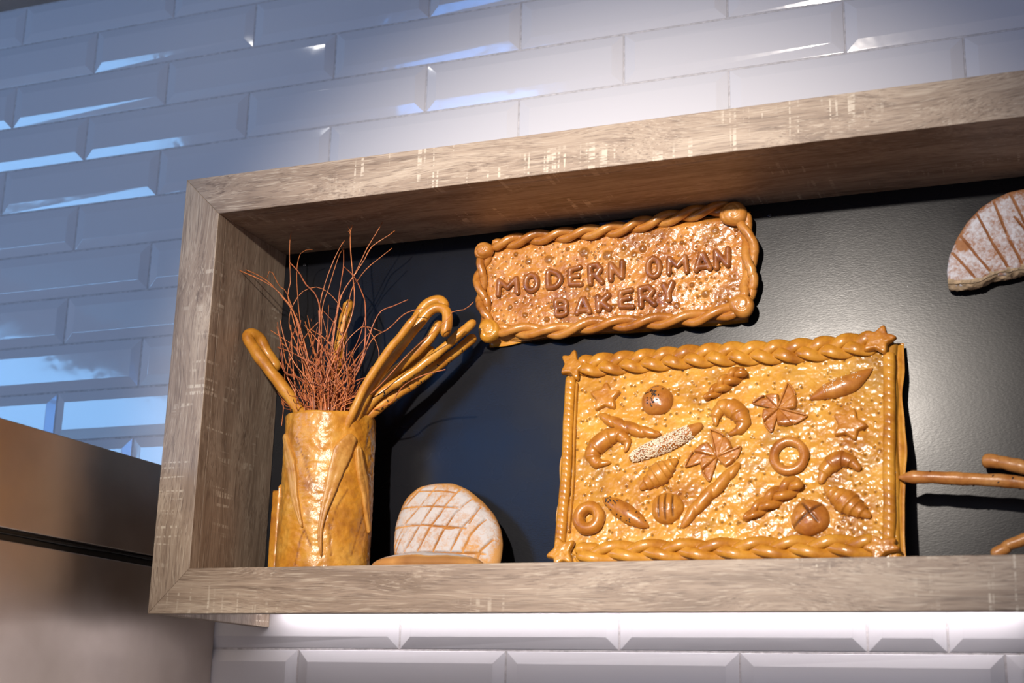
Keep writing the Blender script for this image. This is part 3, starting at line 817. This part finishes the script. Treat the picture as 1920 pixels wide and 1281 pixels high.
def pinwheel(c, tips, name='pinwheel_pastry'):
    cc = bp(*c); q = MB()
    for i, t_ in enumerate(tips):
        T_ = bp(*t_) - cc; R_ = np.linalg.norm(T_); e1 = T_ / R_; e2 = np.array([-e1[1], e1[0]])
        P2 = lambda a, b: cc + e1 * a * R_ - e2 * b * R_
        def bit(poly, h, base, pw, sd, tilt=None):
            poly = [P2(*p) for p in poly]; ce = np.mean(poly, 0); th = np.arange(72) / 72 * 2 * np.pi; r = poly_r(poly, ce, th)
            r = (np.roll(r, 1) + 2 * r + np.roll(r, -1)) / 4
            pillow(q, ce, r, h, base, pw, 14, tilt, .0003, sd)
        bit([(-.04, -.05), (.30, -.03), (.60, .0), (1.0, 0), (.74, .30), (.40, .40), (.08, .30)], .0022, TB - .001, 8, i)
        # the corner turned over towards the middle stands proud
        c0_ = P2(.0, .0)
        lift = lambda u, v, rho, c0_=c0_, R_=R_: (.0022 * np.clip(np.hypot(u - c0_[0], v - c0_[1]) / (R_ * .5), 0, 1) * (1 - rho ** 8), 0 * u)
        bit([(-.02, -.02), (.30, .16), (.64, .40), (.42, .52), (.14, .55), (.02, .25)], .0032, TB + .0004, 7, i + 5, lift)
        for pa in ([(.05, -.02), (.5, -.01), (.99, .0)], [(.99, .0), (.80, .24), (.62, .40)]):
            P = resample([L3(P2(*p), TB + .0028) for p in pa], 24)
            sweep(q, P, lambda t, th: .0012 * ends(t, .2), lambda t, th: .0018 * ends(t, .2), m=10)
    return q.build(name, BROWN, B.root, attr='mark')
pinwheel((1345, 858), [(1284, 878), (1331, 906), (1391, 838), (1332, 806)])
pinwheel((1460, 768), [(1410, 758), (1447, 814), (1516, 781), (1478, 718)])

# ------------------------------------------------------------------ bread vase
VC = np.array([.533, -.178]); VR = .0565; ZV0 = ZBI + H; VHT = .1925
vase = thing('bread_vase', (VC[0], VC[1], ZV0), 'glossy golden bread vase with dough leaves, holding twigs and breadsticks', 'vase')
na, nz = 180, 150
aa = np.arange(na) / na * 2 * np.pi; zz = np.linspace(0, VHT, nz)
Zg, Ag = np.meshgrid(zz, aa, indexing='ij')
cx_, cy_ = np.cos(Ag), np.sin(Ag)
rad = VR + .0012 * noise(cx_ * 3, cy_ * 3, Zg * 30, 3) + .0007 * noise(cx_ * 12, cy_ * 12, Zg * 190, 5) + .0004 * noise(cx_ * 26, cy_ * 26, Zg * 420, 6) + .001 * (1 - Zg / VHT)
mk = np.clip(.5 * noise(cx_ * 2.2, cy_ * 2.2, Zg * 30, 8) + .3 * noise(cx_ * 7, cy_ * 7, Zg * 60, 8) - .1, 0, .5)
def vcyl(px, py, rr=VR):
    d = ray(px, py); o = CP[:2] - VC; a = d[0] ** 2 + d[1] ** 2; b = 2 * (o[0] * d[0] + o[1] * d[1]); c = o @ o - rr * rr
    s = (-b - math.sqrt(max(b * b - 4 * a * c, 0))) / (2 * a); p = CP + d * s
    return math.atan2(p[1] - VC[1], p[0] - VC[0]), p[2] - ZV0
def z6(x, y): return 480 + x / 2.912, 740 + y / 2.912
# scratched vein lines
for seg in ([(225, 235), (285, 420), (352, 600)], [(262, 735), (300, 830)], [(215, 930), (240, 800), (262, 740)], [(520, 880), (560, 740), (590, 640)], [(400, 700), (408, 880)], [(500, 520), (440, 620), (400, 760)]):
    pp = resample([vcyl(*z6(*s)) for s in seg], 60)
    for a, z in pp:
        da = (Ag - a + np.pi) % (2 * np.pi) - np.pi; dd = (da * VR) ** 2 + (Zg - z) ** 2
        g = np.exp(-dd / .0010 ** 2); rad = rad - 0; mk = np.maximum(mk, .8 * g); rad = np.minimum(rad, VR + .0015 - .0016 * g)
rim = .0008 * np.sin(aa * 2 + 1) + .0004 * np.sin(aa * 7)
Zt = Zg + (Zg / VHT) ** 6 * rim[None] - 0
V1 = np.stack([rad * cx_, rad * cy_, Zt], -1).reshape(-1, 3)
m_ = MB(); inner = [];
rows = [(VR - .0015, VHT + .0018), (VR - .0045, VHT + .0016), (VR - .0072, VHT - .001), (VR - .0078, VHT - .01), (VR - .0080, .012)]
V2 = np.array([[(r_ * math.cos(a), r_ * math.sin(a), z_ + (rim[i] if z_ > .1 else 0)) for i, a in enumerate(aa)] for r_, z_ in rows]).reshape(-1, 3)
f = grid_faces(nz + 5, na, True); k = (nz + 5) * na
VV = np.vstack([V1, V2, [(0, 0, .012), (0, 0, 0)]])
f += [(k, (nz + 4) * na + j, (nz + 4) * na + (j + 1) % na) for j in range(na)] + [(k + 1, (j + 1) % na, j) for j in range(na)]
new_obj('vase_body', VV, f, VASEC, vase, attrs={'mark': np.r_[mk.reshape(-1), np.zeros(5 * na + 2)]})
def leaf(cl, wpx, name='dough_leaf', h=.0036):
    pts = [vcyl(*z6(x, y)) for x, y in cl]; Q = resample(pts, 70); Wd = resample([(w, 0) for w in wpx], 70)[:, 0] * .00067 / 2.912
    P = np.array([((VR + .0012) * math.cos(a), (VR + .0012) * math.sin(a), z) for a, z in Q]); N_v = np.array([(math.cos(a), math.sin(a), 0) for a, z in Q])
    q = MB(); t_ = np.linspace(0, 1, 70); sq = lambda th: 1 / (np.abs(np.cos(th)) ** 5 + np.abs(np.sin(th)) ** 5) ** .2
    wf = lambda t: np.interp(t, t_, Wd)
    sweep(q, P, lambda t, th: sq(th) * wf(t) * ends(t, .06) * (1 + .04 * noise(t * 24, np.cos(th) * 2, 0, 2)), lambda t, th: sq(th) * h * (1 + .10 * noise(t * 40, np.cos(th) * 5, 0, 4)) * (1 - .12 * np.exp(-(np.cos(th) / .16) ** 2)) * ends(t, .04), N=N_v, m=40)
    # keep it hugging the round wall
    v = q.v[0]; a = np.arctan2(v[:, 1], v[:, 0]); r = np.hypot(v[:, 0], v[:, 1])
    ax = np.interp(v[:, 2], Q[::-1, 1] if Q[0, 1] > Q[-1, 1] else Q[:, 1], Q[::-1, 0] if Q[0, 1] > Q[-1, 1] else Q[:, 0])
    extra = r * (1 - 1 / np.cos(np.clip(a - ax, -1, 1)) ** 0)  # radial thickness already along the normal
    off = np.minimum(np.maximum(v[:, 0] * np.cos(ax) + v[:, 1] * np.sin(ax) - VR, -.001), h + .002); side = -v[:, 0] * np.sin(ax) + v[:, 1] * np.cos(ax)
    an = ax + side / VR; q.v[0] = np.stack([(VR + off) * np.cos(an), (VR + off) * np.sin(an), v[:, 2]], 1)
    return q.build(name, LEAFC, vase)
leaf([(528, 222), (478, 300), (440, 400), (405, 520), (370, 640), (350, 760), (356, 898)], [26, 44, 50, 46, 40, 22, 6])
leaf([(168, 215), (185, 330), (205, 440), (215, 540), (235, 640), (258, 728)], [14, 26, 34, 34, 30, 6])
leaf([(552, 278), (566, 400), (588, 520), (596, 640), (606, 760)], [16, 30, 34, 26, 8])
# loose flap of the wrapped sheet, seen left of the body
q = MB(); c0 = VC
p_a = at(516, 880, -.16); p_b = at(515, 1060, -.16)
fl = []
xl = p_a[0] - VC[0]
Pf = resample([(xl + .003, .020, 0), (-.060, .012, 0), (-.0565, -.006, 0), (-.050, -.022, 0)], 30)
hz = .108
V = []; nzf = 40
for side in (0, 1):
    for i, z in enumerate(np.linspace(0, hz, nzf)):
        for j, p in enumerate(Pf):
            d_ = np.array([p[0], p[1]]); d_ = d_ / np.linalg.norm(d_); off = .0075 * side * (1 - .25 * (j == 0 or i == nzf - 1)) + .0006 * float(noise(p[0] * 300, z * 140, side, 3))
            V.append((p[0] + d_[0] * off * .4, p[1] - off * .9, z))
nn = nzf * 30; g = grid_faces(nzf, 30); f = [tuple(reversed(x)) for x in g] + [tuple(i + nn for i in x) for x in g]
bd = [j for j in range(30)] + [i * 30 + 29 for i in range(1, nzf)] + [(nzf - 1) * 30 + j for j in range(28, -1, -1)] + [i * 30 for i in range(nzf - 2, 0, -1)]
f += [(bd[i], bd[(i + 1) % len(bd)], bd[(i + 1) % len(bd)] + nn, bd[i] + nn) for i in range(len(bd))]
new_obj('dough_flap', V, f, GOLD_D, vase)

# ------------------------------------------------------------------ breadsticks in the vase
def vpt(x, y, Y): return at(x, y, Y)
def z5(x, y): return 380 + x / 2.785, 380 + y / 2.785
def bstick(pts, Ys, r, label, base=None, seeds=0, name='breadstick', mat=STICK, rr=None, seed_t=(.45, .95), group='breadsticks in the bread vase', inv=None):
    P = [vpt(*p, Y) for p, Y in zip(pts, Ys)]
    if base is not None:
        d = P[1] - P[0]; b = P[0] - d / np.linalg.norm(d) * .055
        o = b[:2] - VC; k = np.linalg.norm(o)
        if k > .036: b[:2] = VC + o * .036 / k
        P = [b] + P
    P = resample(P, 110); o0 = P[0].copy(); P = P - o0
    ph = random.random() * 6
    q = MB(); prof = (lambda t, th: r * ends(t, .035) * (1 + .05 * np.sin(t * 31 + ph) + .035 * np.sin(t * 57 + th + ph))) if rr is None else (lambda t, th: r * rr(t) * (1 + .04 * np.sin(t * 31 + ph)))
    sweep(q, P, prof, N=(.2, -1, .15), m=16)
    o = q.build(name, mat, None, loc=tuple(o0)); tag(o, label, 'breadstick', group)
    for i in range(seeds):
        t = random.uniform(*seed_t); k = int(t * 109); T_ = P[min(109, k + 1)] - P[k - 1]; T_ /= np.linalg.norm(T_)
        Bn = np.cross(T_, (.2, -1, .15)); Bn /= np.linalg.norm(Bn); Mn = np.cross(Bn, T_); th = random.uniform(.1, 3.0) if random.random() < .75 else random.uniform(-.5, .3)
        n = Bn * math.cos(th) + Mn * math.sin(th)
        add_seed(o, tuple(P[k] + n * r * 1.01), .0036, random.uniform(0, 3.1), Vector(n))
    return o
bstick([z5(520, 1110), z5(430, 980), z5(330, 850), z5(262, 755), z5(236, 700), z5(262, 688), z5(300, 720), z5(340, 790), z5(395, 878)],
       [-.185, -.185, -.19, -.192, -.192, -.186, -.176, -.170, -.166], .0080, 'hooked breadstick leaning left towards the oak side panel', (.015, .0, .03))
bstick([z5(690, 900), z5(715, 760), z5(735, 640), z5(760, 535), z5(752, 517)], [-.160, -.150, -.145, -.142, -.142], .0070, 'upright breadstick standing behind the reddish twigs', (-.0, .012, .03), seeds=10, seed_t=(.6, .9))
bstick([(657, 784), (687, 720), (729, 657), (753, 628), (786, 585)], [-.212, -.212, -.212, -.212, -.212], .0050, 'straight breadstick with a pointed tip just left of the front hooked one', (.0, -.006, .03),
       rr=lambda t: np.clip((1 - t) / .08, .12, 1) ** .6 * np.clip(t / .03, .1, 1))
bstick([(668, 783), (692, 731), (727, 680), (753, 648), (782, 611), (802, 587), (820, 577), (835, 582), (839, 598), (837, 616), (830, 632)],
       [-.200, -.197, -.192, -.190, -.186, -.184, -.182, -.181, -.181, -.182, -.183], .0064, 'front hooked breadstick curling down beside the lettered plaque', (-.005, -.012, .03))
bstick([z5(800, 1060), z5(920, 900), z5(1040, 740), z5(1120, 600), z5(1180, 525), z5(1240, 512), z5(1275, 560)],
       [-.160, -.155, -.150, -.146, -.142, -.140, -.140], .0070, 'rear hooked breadstick behind the front hooked one', (.0, .006, .03))
bstick([z5(840, 1080), z5(960, 930), z5(1061, 833), z5(1153, 746), z5(1200, 690), z5(1245, 615)], [-.168, -.165, -.163, -.161, -.159, -.157], .0064, 'thick plain breadstick passing behind the loop of the front hook', (-.012, .0, .03))
bstick([z5(840, 1070), z5(960, 950), z5(1090, 860), z5(1170, 795), z5(1204, 752)], [-.154, -.150, -.148, -.146, -.145], .0054, 'short blunt breadstick above the two seeded ones', (-.02, .01, .03))
bstick([z5(815, 1120), z5(920, 1005), z5(1090, 890), z5(1240, 775), z5(1350, 680), z5(1425, 615)], [-.190, -.182, -.172, -.160, -.152, -.145], .0058, 'upper black-seeded breadstick pointing right at the lettered plaque', (-.03, -.005, .03), seeds=16, seed_t=(.3, .9))
bstick([z5(855, 1125), z5(960, 1040), z5(1100, 945), z5(1250, 835), z5(1360, 750), z5(1425, 692)], [-.180, -.168, -.154, -.140, -.130, -.123], .0064, 'lowest black-seeded breadstick ending under the corner of the lettered plaque', (-.03, .012, .03), seeds=20, seed_t=(.3, .92))

# ------------------------------------------------------------------ breadsticks at the right
def z9(x, y): return 1600 + x / 4.575, 800 + y / 4.575
g_r = 'breadsticks at the right end of the shelf'
def rstick(pts, Ys, r, label, tail, seeds=0, rr=None, st=(.05, .5)):
    P = [at(*z9(*p), Y) for p, Y in zip(pts, Ys)]; P.append(np.array(tail) + [0, 0, H])
    P = resample(P, 110); o0 = P[-1].copy(); P -= o0; q = MB()
    sweep(q, P, (lambda t, th: r * (rr(t) if rr else ends(t, .03)) * (1 + .05 * np.sin(t * 40) + .03 * np.sin(t * 90 + th))), m=16)
    o = q.build('breadstick', STICK_R, None, loc=tuple(o0)); tag(o, label, 'breadstick', g_r)
    for i in range(seeds):
        t = random.uniform(*st); k = int(t * 109); T_ = P[k + 1] - P[k - 1]; T_ /= np.linalg.norm(T_); Bn = np.cross(T_, (0, -1, 0)); th = random.choice((0.05, 3.1, random.uniform(.3, 2.9), random.uniform(.3, 2.9)))
        n = Bn * math.cos(th) + np.array([0, -1, 0]) * math.sin(th); add_seed(o, tuple(P[k] + n * r * 1.01), .0032, random.uniform(0, 3.1), Vector(n))
rstick([(385, 437), (620, 435), (900, 447), (1200, 462), (1464, 486)], [-.150, -.150, -.151, -.152, -.153], .0070, 'long black-seeded breadstick lying level right of the big plaque', (1.52, -.158, .026), 16,
       lambda t: np.clip(.12 + t / .055, .1, 1) ** .8 * np.clip((1 - t) / .03, .1, 1), (.08, .6))
rstick([(1100, 290), (1250, 305), (1464, 350)], [-.108, -.112, -.118], .0078, 'short plain breadstick above the seeded one at the right edge', (1.50, -.138, .034))
rstick([(1180, 1110), (1300, 1050), (1464, 970)], [-.150, -.150, -.150], .0062, 'thin breadstick slanting up from the shelf at the right edge', (1.50, -.158, .045))

# ------------------------------------------------------------------ floured loaves
# round scored loaf leaning on the panel
LL = math.atan2(.045, .13)
F1 = Frame('scored_round_loaf', (.675, -.150, ZBI + H), LL, 'round white-floured loaf scored in a lattice, standing beside the bread vase', 'bread')
TL = .026
def lp(x, y): return F1.px(x, y, TL * .75)
def zb_(x, y): return 690 + x / 2.911, 640 + y / 2.911
out = [(155, 900), (190, 830), (260, 770), (350, 752), (450, 750), (530, 785), (610, 850), (670, 920), (705, 1000), (715, 1080), (705, 1160), (690, 1215), (640, 1290), (520, 1340), (380, 1350), (240, 1310), (140, 1230), (118, 1120), (125, 1000)]
O2 = np.array([lp(*zb_(*p)) for p in out]); O2[:, 1] = np.maximum(O2[:, 1], .0012)
c = lp(*zb_(420, 1040)); th = np.arange(340) / 340 * 2 * np.pi; r = poly_r(O2, c, th)
for _ in range(20): r = (np.roll(r, 1) + 2 * r + np.roll(r, -1)) / 4
gl = [((155, 905), (290, 908), (500, 915)), ((130, 1010), (300, 1012), (540, 1030)), ((125, 1165), (300, 1158), (640, 1160)), ((270, 812), (400, 816), (480, 826)),
      ((290, 785), (210, 890)), ((365, 790), (290, 905), (200, 1005), (130, 1110)), ((500, 800), (430, 905), (350, 1020), (270, 1155)), ((565, 855), (490, 940), (420, 1040), (360, 1155)),
      ((600, 925), (520, 1030), (455, 1150)), ((640, 970), (560, 1070), (520, 1155)), ((680, 1075), (620, 1140), (575, 1215)), ((400, 850), (300, 1000), (190, 1155)), ((560, 1000), (610, 900)),
      ((125, 1165), (190, 1060)), ((480, 1030), (420, 1030))]
L = []
for seg in gl:
    for a, b in zip(seg[:-1], seg[1:]):
        pa, pb_ = lp(*zb_(*a)), lp(*zb_(*b)); L.append((*pa, *pb_))
gr = lines_groove(L, .0011, .0045)
def fnl(u, v, rho):
    dh, g = gr(u, v, rho)
    d2 = .0012 * noise(u * 60, v * 60, 0, 4) + .0006 * noise(u * 160, v * 160, 0, 5)
    return dh + d2 * (1 - rho ** 6), np.clip(.75 * g ** 1.5 + np.clip((rho - .80) / .20, 0, 1) * .45 + .30 * noise(u * 40, v * 40, 0, 8) * (rho > .3), 0, 1)
q = MB(); pillow(q, c, r, TL * .78, 0, 3.4, 200, fnl, .0003, 3, .22); q.build('loaf_crust', FLOUR, F1.root, attr='mark')
# flat floured loaf lying in front of it
yl = -.205; pc = at(802, 1050, yl)
mb_ = MB(); rx = abs(at(906, 1050, yl)[0] - at(701, 1050, yl)[0]) / 2
th = np.arange(90) / 90 * 2 * np.pi; ry = .040; r = 1 / np.sqrt((np.cos(th) / rx) ** 2 + (np.sin(th) / ry) ** 2)
zt_ = at(790, 1037, yl)[2] - ZV0
pillow(mb_, (0, 0), r, zt_ * .78, 0, 2.2, 40, lambda u, v, rho: (.0008 * noise(u * 60, v * 60, 0, 2), np.clip(.9 - np.clip((-u - .01) / .03, 0, 1) * .6 - np.clip((u - .04) / .03, 0, 1) * .4, 0, 1) * np.clip((rho - .80) / .12, 0, 1)), .0003, 5, .28, mapf=lambda U, Vv, Hh: np.stack([U, Vv, Hh], -1))
o = mb_.build('flat_loaf', FLOUR, None, attr='mark', loc=(pc[0], yl, ZV0)); tag(o, 'low flat floured loaf lying on the shelf before the scored round loaf', 'bread')
o.rotation_euler = (0, 0, .0)

# half loaf on the panel at the right
F2 = Frame('half_loaf', (1.38, -BP - .0005, .28 + H), 0., 'floured half round loaf with slanted cuts hung high at the right edge', 'bread')
T2 = .028
def hp(x, y, h=T2 * .75): return F2.px(1400 + x / 3.558, 340 + y / 3.558, h)
arc = [(1345, 700), (1335, 600), (1350, 500), (1400, 380), (1470, 270), (1560, 175), (1650, 115), (1750, 70), (1850, 48)]
AR = [hp(*p) for p in arc]
cH = AR[0] + np.array([.150, .030]); cut = [hp(1345, 700), hp(1480, 700), hp(1570, 680), hp(1660, 635), hp(1760, 620), hp(1850, 600)]
RR = .118
right = [np.array([cH[0] + .128 * math.cos(t), AR[-1][1] - .118 + .118 * math.sin(t)]) for t in np.linspace(1.35, .2, 8)]
poly = AR + right + [np.array([AR[-1][0] + .11, cut[-1][1] + .012])] + cut[::-1][:-1]
ce = np.mean(np.array(AR + cut), 0) + [.012, .008]; th = np.arange(420) / 420 * 2 * np.pi; r = poly_r(poly, ce, th)
for _ in range(2): r = (np.roll(r, 1) + 2 * r + np.roll(r, -1)) / 4
L = [(*hp(*a), *hp(*b)) for a, b in (((1370, 480), (1550, 675)), ((1425, 365), (1540, 510)), ((1540, 510), (1650, 635)), ((1540, 230), (1640, 420)), ((1640, 420), (1765, 610)), ((1650, 145), (1740, 370)), ((1740, 370), (1840, 560)), ((1840, 560), (1870, 640)), ((1790, 250), (1860, 330)), ((1760, 90), (1990, 560)), ((1900, 90), (2100, 520)), ((2050, 120), (2200, 470)))]
gr2 = lines_groove(L, .0010, .0035)
def fnh(u, v, rho):
    dh, g = gr2(u, v, rho); spot_ = np.exp(-(((u - hp(1440, 440)[0]) / .006) ** 2 + ((v - hp(1440, 440)[1]) / .005) ** 2))
    return dh + .0010 * noise(u * 90, v * 90, 0, 7) * (1 - rho ** 4), np.clip(.8 * g + .7 * spot_ + np.clip((rho - .8) / .2, 0, 1) * .35 * (v > ce[1]), 0, 1)
q = MB(); pillow(q, ce, r, T2 * .30, T2 * .0, 4, 200, fnh, .0004, 2, 2.2); q.build('loaf_crust', FLOUR2, F2.root, attr='mark')
# torn crumb along the cut side
q = MB(); n = 160; P = resample([(p[0], 0, p[1]) for p in cut] + [(poly[len(AR) + 8][0], 0, poly[len(AR) + 8][1])], n); nd = 24
V = []
for i in range(n):
    for j in range(nd):
        s = j / (nd - 1); d = .002 + (T2 * .92 - .004) * s
        V.append((P[i, 0], -d, P[i, 2] + .0022 - .0045 * math.sin(math.pi * s) + .0014 * float(noise(P[i, 0] * 190, d * 190, 0, 3)) + .0006 * float(noise(P[i, 0] * 500, d * 500, 0, 4))))
for i in range(n):
    for j in (0, nd - 1):
        V.append((P[i, 0], -(.002 + (T2 * .92 - .004) * (j > 0)), P[i, 2] + .008))
f = [tuple(reversed(x)) for x in grid_faces(n, nd)]; k = n * nd
for i in range(n - 1):
    f.append((i * nd, (i + 1) * nd, k + 2 * i + 2, k + 2 * i)); f.append((i * nd + nd - 1, k + 2 * i + 1, k + 2 * i + 3, (i + 1) * nd + nd - 1)); f.append((k + 2 * i, k + 2 * i + 2, k + 2 * i + 3, k + 2 * i + 1))
cs = new_obj('torn_crumb', V, f, CRUMB, F2.root); cs['label'] = 'torn open beige crumb along the cut side'

# ------------------------------------------------------------------ twigs
GT = 'reddish twigs in the bread vase'
def zt(x, y): return 480 + x / 5.336, 380 + y / 5.336      # traced in an enlarged view, upper half
def zl(x, y): return 480 + x / 5.82, 580 + y / 5.82        # lower half
def twig(P, r, label, mat=TWIG, twigs=()):
    P = resample(P, 46); o0 = P[0].copy(); P = P - o0
    q = MB(); sweep(q, P, lambda t, th: r * (1 - .45 * t) * (1 + .12 * np.sin(t * 50)), N=(.3, -1, .1), m=6)
    for tw in twigs:
        Q = resample([np.asarray(p) - o0 for p in tw], 12); sweep(q, Q, lambda t, th: r * .45 * (1 - .5 * t), N=(.3, -1, .1), m=5)
    o = q.build('twig', mat, None, loc=tuple(o0)); tag(o, label, 'twig', GT); return o
def base_pt(x, y):
    """where inside the vase a twig that leaves the rim near pixel x is rooted"""
    k = (x - 612) / 75.
    return [np.array([VC[0] + .012 * k, VC[1] + random.uniform(-.012, .012), ZV0 + random.uniform(.02, .06)]), at(612 + (x - 612) * .8, 790, VC[1] + random.uniform(-.02, .02))]
def ptwig(pts, Ye, r, label, mat=TWIG, fork=()):
    n = len(pts); b = base_pt(*pts[0]); Y0 = b[1][1]
    Ys = [Y0 + (Ye - Y0) * ((i + 1) / n) for i in range(n)]
    P = b + [at(*p, Y) for p, Y in zip(pts, Ys)]
    fk = [[at(*p, Ye) for p in tw] for tw in fork]
    return twig(P, r, label, mat, fk)
T1 = [
 ([zl(640, 900), zt(640, 1150), zt(600, 930), zt(500, 820), zt(430, 700), zt(335, 596)], -.175, .0015, 'thickest twig, bending left with its tip before the dark panel corner'),
 ([zl(640, 960), zt(330, 1000), zt(345, 820), zt(335, 500), zt(350, 300), zt(393, 175)], -.172, .0010, 'tall thin twig rising to the oak top near the inner left corner'),
 ([zl(560, 800), zt(430, 1080), zt(408, 700), zt(440, 520), zt(500, 475), zt(565, 470)], -.150, .0008, 'thin twig whose tip hooks right just under the oak top'),
 ([zl(700, 700), zt(640, 1080), zt(680, 850), zt(760, 620), zt(840, 450), zt(885, 380)], -.170, .0011, 'left one of two parallel twigs rising to the middle'),
 ([zl(720, 700), zt(660, 1100), zt(730, 850), zt(790, 650), zt(835, 520), zt(875, 452)], -.160, .0009, 'right one of two parallel twigs rising to the middle'),
 ([zl(800, 700), zt(815, 1050), zt(850, 800), zt(875, 640), zt(877, 475)], -.175, .0011, 'straight twig with a pale broken tip'),
 ([zl(760, 800), zt(935, 1200), zt(985, 950), zt(970, 750), zt(945, 450), zt(945, 300), zt(955, 230)], -.185, .0012, 'tall twig with a frayed forked tip'),
 ([zl(780, 700), zt(820, 1030), zt(900, 850), zt(1000, 690), zt(1110, 460), zt(1200, 310), zt(1267, 195)], -.180, .0009, 'thin twig reaching far up to the right'),
 ([zl(800, 760), zt(835, 1000), zt(990, 720), zt(1080, 580), zt(1150, 450), zt(1260, 370), zt(1340, 320), zt(1388, 282)], -.170, .0011, 'wavy twig ending far right above the dark panel'),
 ([zl(860, 800), zt(940, 940), zt(1010, 790), zt(1110, 660), zt(1230, 560), zt(1362, 456)], -.160, .0009, 'twig arching right with a straight pinkish tip'),
 ([zl(980, 880), zl(1170, 500), zt(1095, 1060), zt(1060, 900), zt(980, 740), zt(878, 640)], -.165, .0014, 'thick twig curving up and back to the left'),
 ([zl(600, 760), zt(400, 1150), zt(300, 980), zt(200, 870), zt(100, 800), zt(0, 750), (438, 500), (423, 470), (404, 428)], -.215, .0010, 'longest twig, reaching left across the oak side panel'),
 ([zl(620, 780), zt(420, 1190), zt(250, 930), zt(120, 790), zt(0, 715), (452, 500), (437, 470), (428, 445)], -.190, .0010, 'second twig reaching left across the oak side panel'),
 ([zl(590, 700), zt(330, 960), zt(230, 830), zt(150, 680), zt(110, 750)], -.170, .0009, 'twig with a sharp kink before the oak side panel'),
 ([zl(500, 560), zt(330, 1200), zt(420, 940), zt(560, 850), zt(680, 870), zt(800, 980), zt(880, 1120)], -.150, .0009, 'twig arching over in a half circle'),
 ([zl(860, 960), zl(1080, 640), zl(1200, 400), (700, 608), (715, 583), (735, 575), (765, 562)], -.175, .0013, 'broad twig bent up to the right, ending between the bunch and the hooks'),
 ([zl(900, 1000), zl(1100, 700), zl(1260, 340), zl(1450, 210), (760, 588), (797, 577)], -.215, .0011, 'twig ending against the straight pointed breadstick'),
 ([zl(1060, 1170), zl(1280, 1100), zl(1480, 1010), (755, 725), (790, 705), (835, 693)], -.225, .0012, 'low twig sweeping right below the seeded breadsticks'),
 ([zl(950, 1060), zl(1200, 960), (720, 715), (770, 660), (838, 600), (848, 585), (872, 580), (888, 566)], -.215, .0009, 'thin twig running right over the hook to the plaque edge'),
 ([zl(440, 1150), zl(380, 1130), zl(370, 1060), zl(280, 990), zl(300, 1060), zl(280, 1270)], -.235, .0008, 'drooping twig hanging outside the left rim'),
 ([zl(470, 1130), zl(440, 1020), zl(530, 775)], -.22, .0010, 'short stub of twig crossing the left breadstick'),
 ([zl(610, 850), zl(420, 590), zl(320, 360), zl(262, 120)], -.215, .0011, 'twig curving out beside the end of the left hook'),
 ([zl(440, 960), zl(400, 560), zl(380, 170)], -.205, .0011, 'straight twig standing left of the bunch'),
 ([zl(600, 780), zl(430, 430), zl(250, 290), zl(160, 230)], -.19, .0009, 'twig pointing left across the panel edge'),
 ([zl(1000, 780), zl(960, 420), zl(1130, 210), zl(1230, 195), zl(1380, 250)], -.17, .0009, 'small twig arching right over the dark panel'),
 ([zl(900, 760), zl(1020, 520), zl(1120, 330), zl(1200, 60)], -.19, .0010, 'twig with a cut top right of the bunch'),
]
for i, (pts, Ye, r, lab) in enumerate(T1):
    fk = ()
    if i == 6: fk = ([zt(945, 300), zt(935, 270), zt(910, 225)], [zt(945, 320), zt(930, 290), zt(920, 290)], [zt(950, 280), zt(962, 240), zt(966, 220)])
    ptwig(pts, Ye, r, lab, TWIG if i % 5 else TWIG_D, fk)
random.seed(21)
for i in range(120):
    x0 = random.gauss(612, 22); x0 = min(max(x0, 570), 655)
    a = random.gauss(.08, .50); Ln = random.uniform(85, 215) * (1 - .25 * abs(a))
    if a > .45: Ln *= .8
    cv = random.gauss(0, .5); cv2 = random.gauss(0, .38)
    pts = []; x, y = x0, 772.
    n = 6
    for k in range(n):
        aa_ = a + cv * (k / n - .3) * 1.6 + cv2 * math.sin(k * 1.7)
        if x < 545 and aa_ < 0: aa_ *= .3
        x += math.sin(aa_) * Ln / n; y -= math.cos(aa_) * Ln / n; pts.append((x, y))
    ptwig(pts, random.uniform(-.225, -.135), random.uniform(.0006, .0013), 'thin reddish dried twig in the dense middle of the bunch', random.choice((TWIG, TWIG_D)))

# ------------------------------------------------------------------ recessed lamp mirrored in the upper tiles
dl = thing('ceiling_downlight', (.205, -.290, .957 + H), 'small round recessed ceiling lamp above the tiled wall', 'lamp')
q = MB(); th = np.arange(40) / 40 * 2 * np.pi
P = np.stack([.024 * np.cos(th), .024 * np.sin(th), np.full(40, -.002)], 1); sweep(q, P, .004, .002, N=(0, 0, -1), m=10, closed=True); q.build('lamp_rim', simple('white_rim', (.7, .7, .7), .4, scale=30, var=.05), dl)
EM, nt, bs = mat_new('lamp_glow'); bs.inputs['Emission Color'].default_value = (1, .97, .93, 1); bs.inputs['Emission Strength'].default_value = 30
tn = tex_noise(nt, N_(nt, 'ShaderNodeTexCoord').outputs['Object'], 50, 1); nt.links.new(ramp(nt, tn, [(.2, .8), (.8, .9)]), bs.inputs['Base Color'])
v = [(.0205 * math.cos(t), .0205 * math.sin(t), -.0025) for t in th] + [(0, 0, -.0045)]
new_obj('lamp_lens', v, [((j + 1) % 40, j, 40) for j in range(40)], EM, dl)
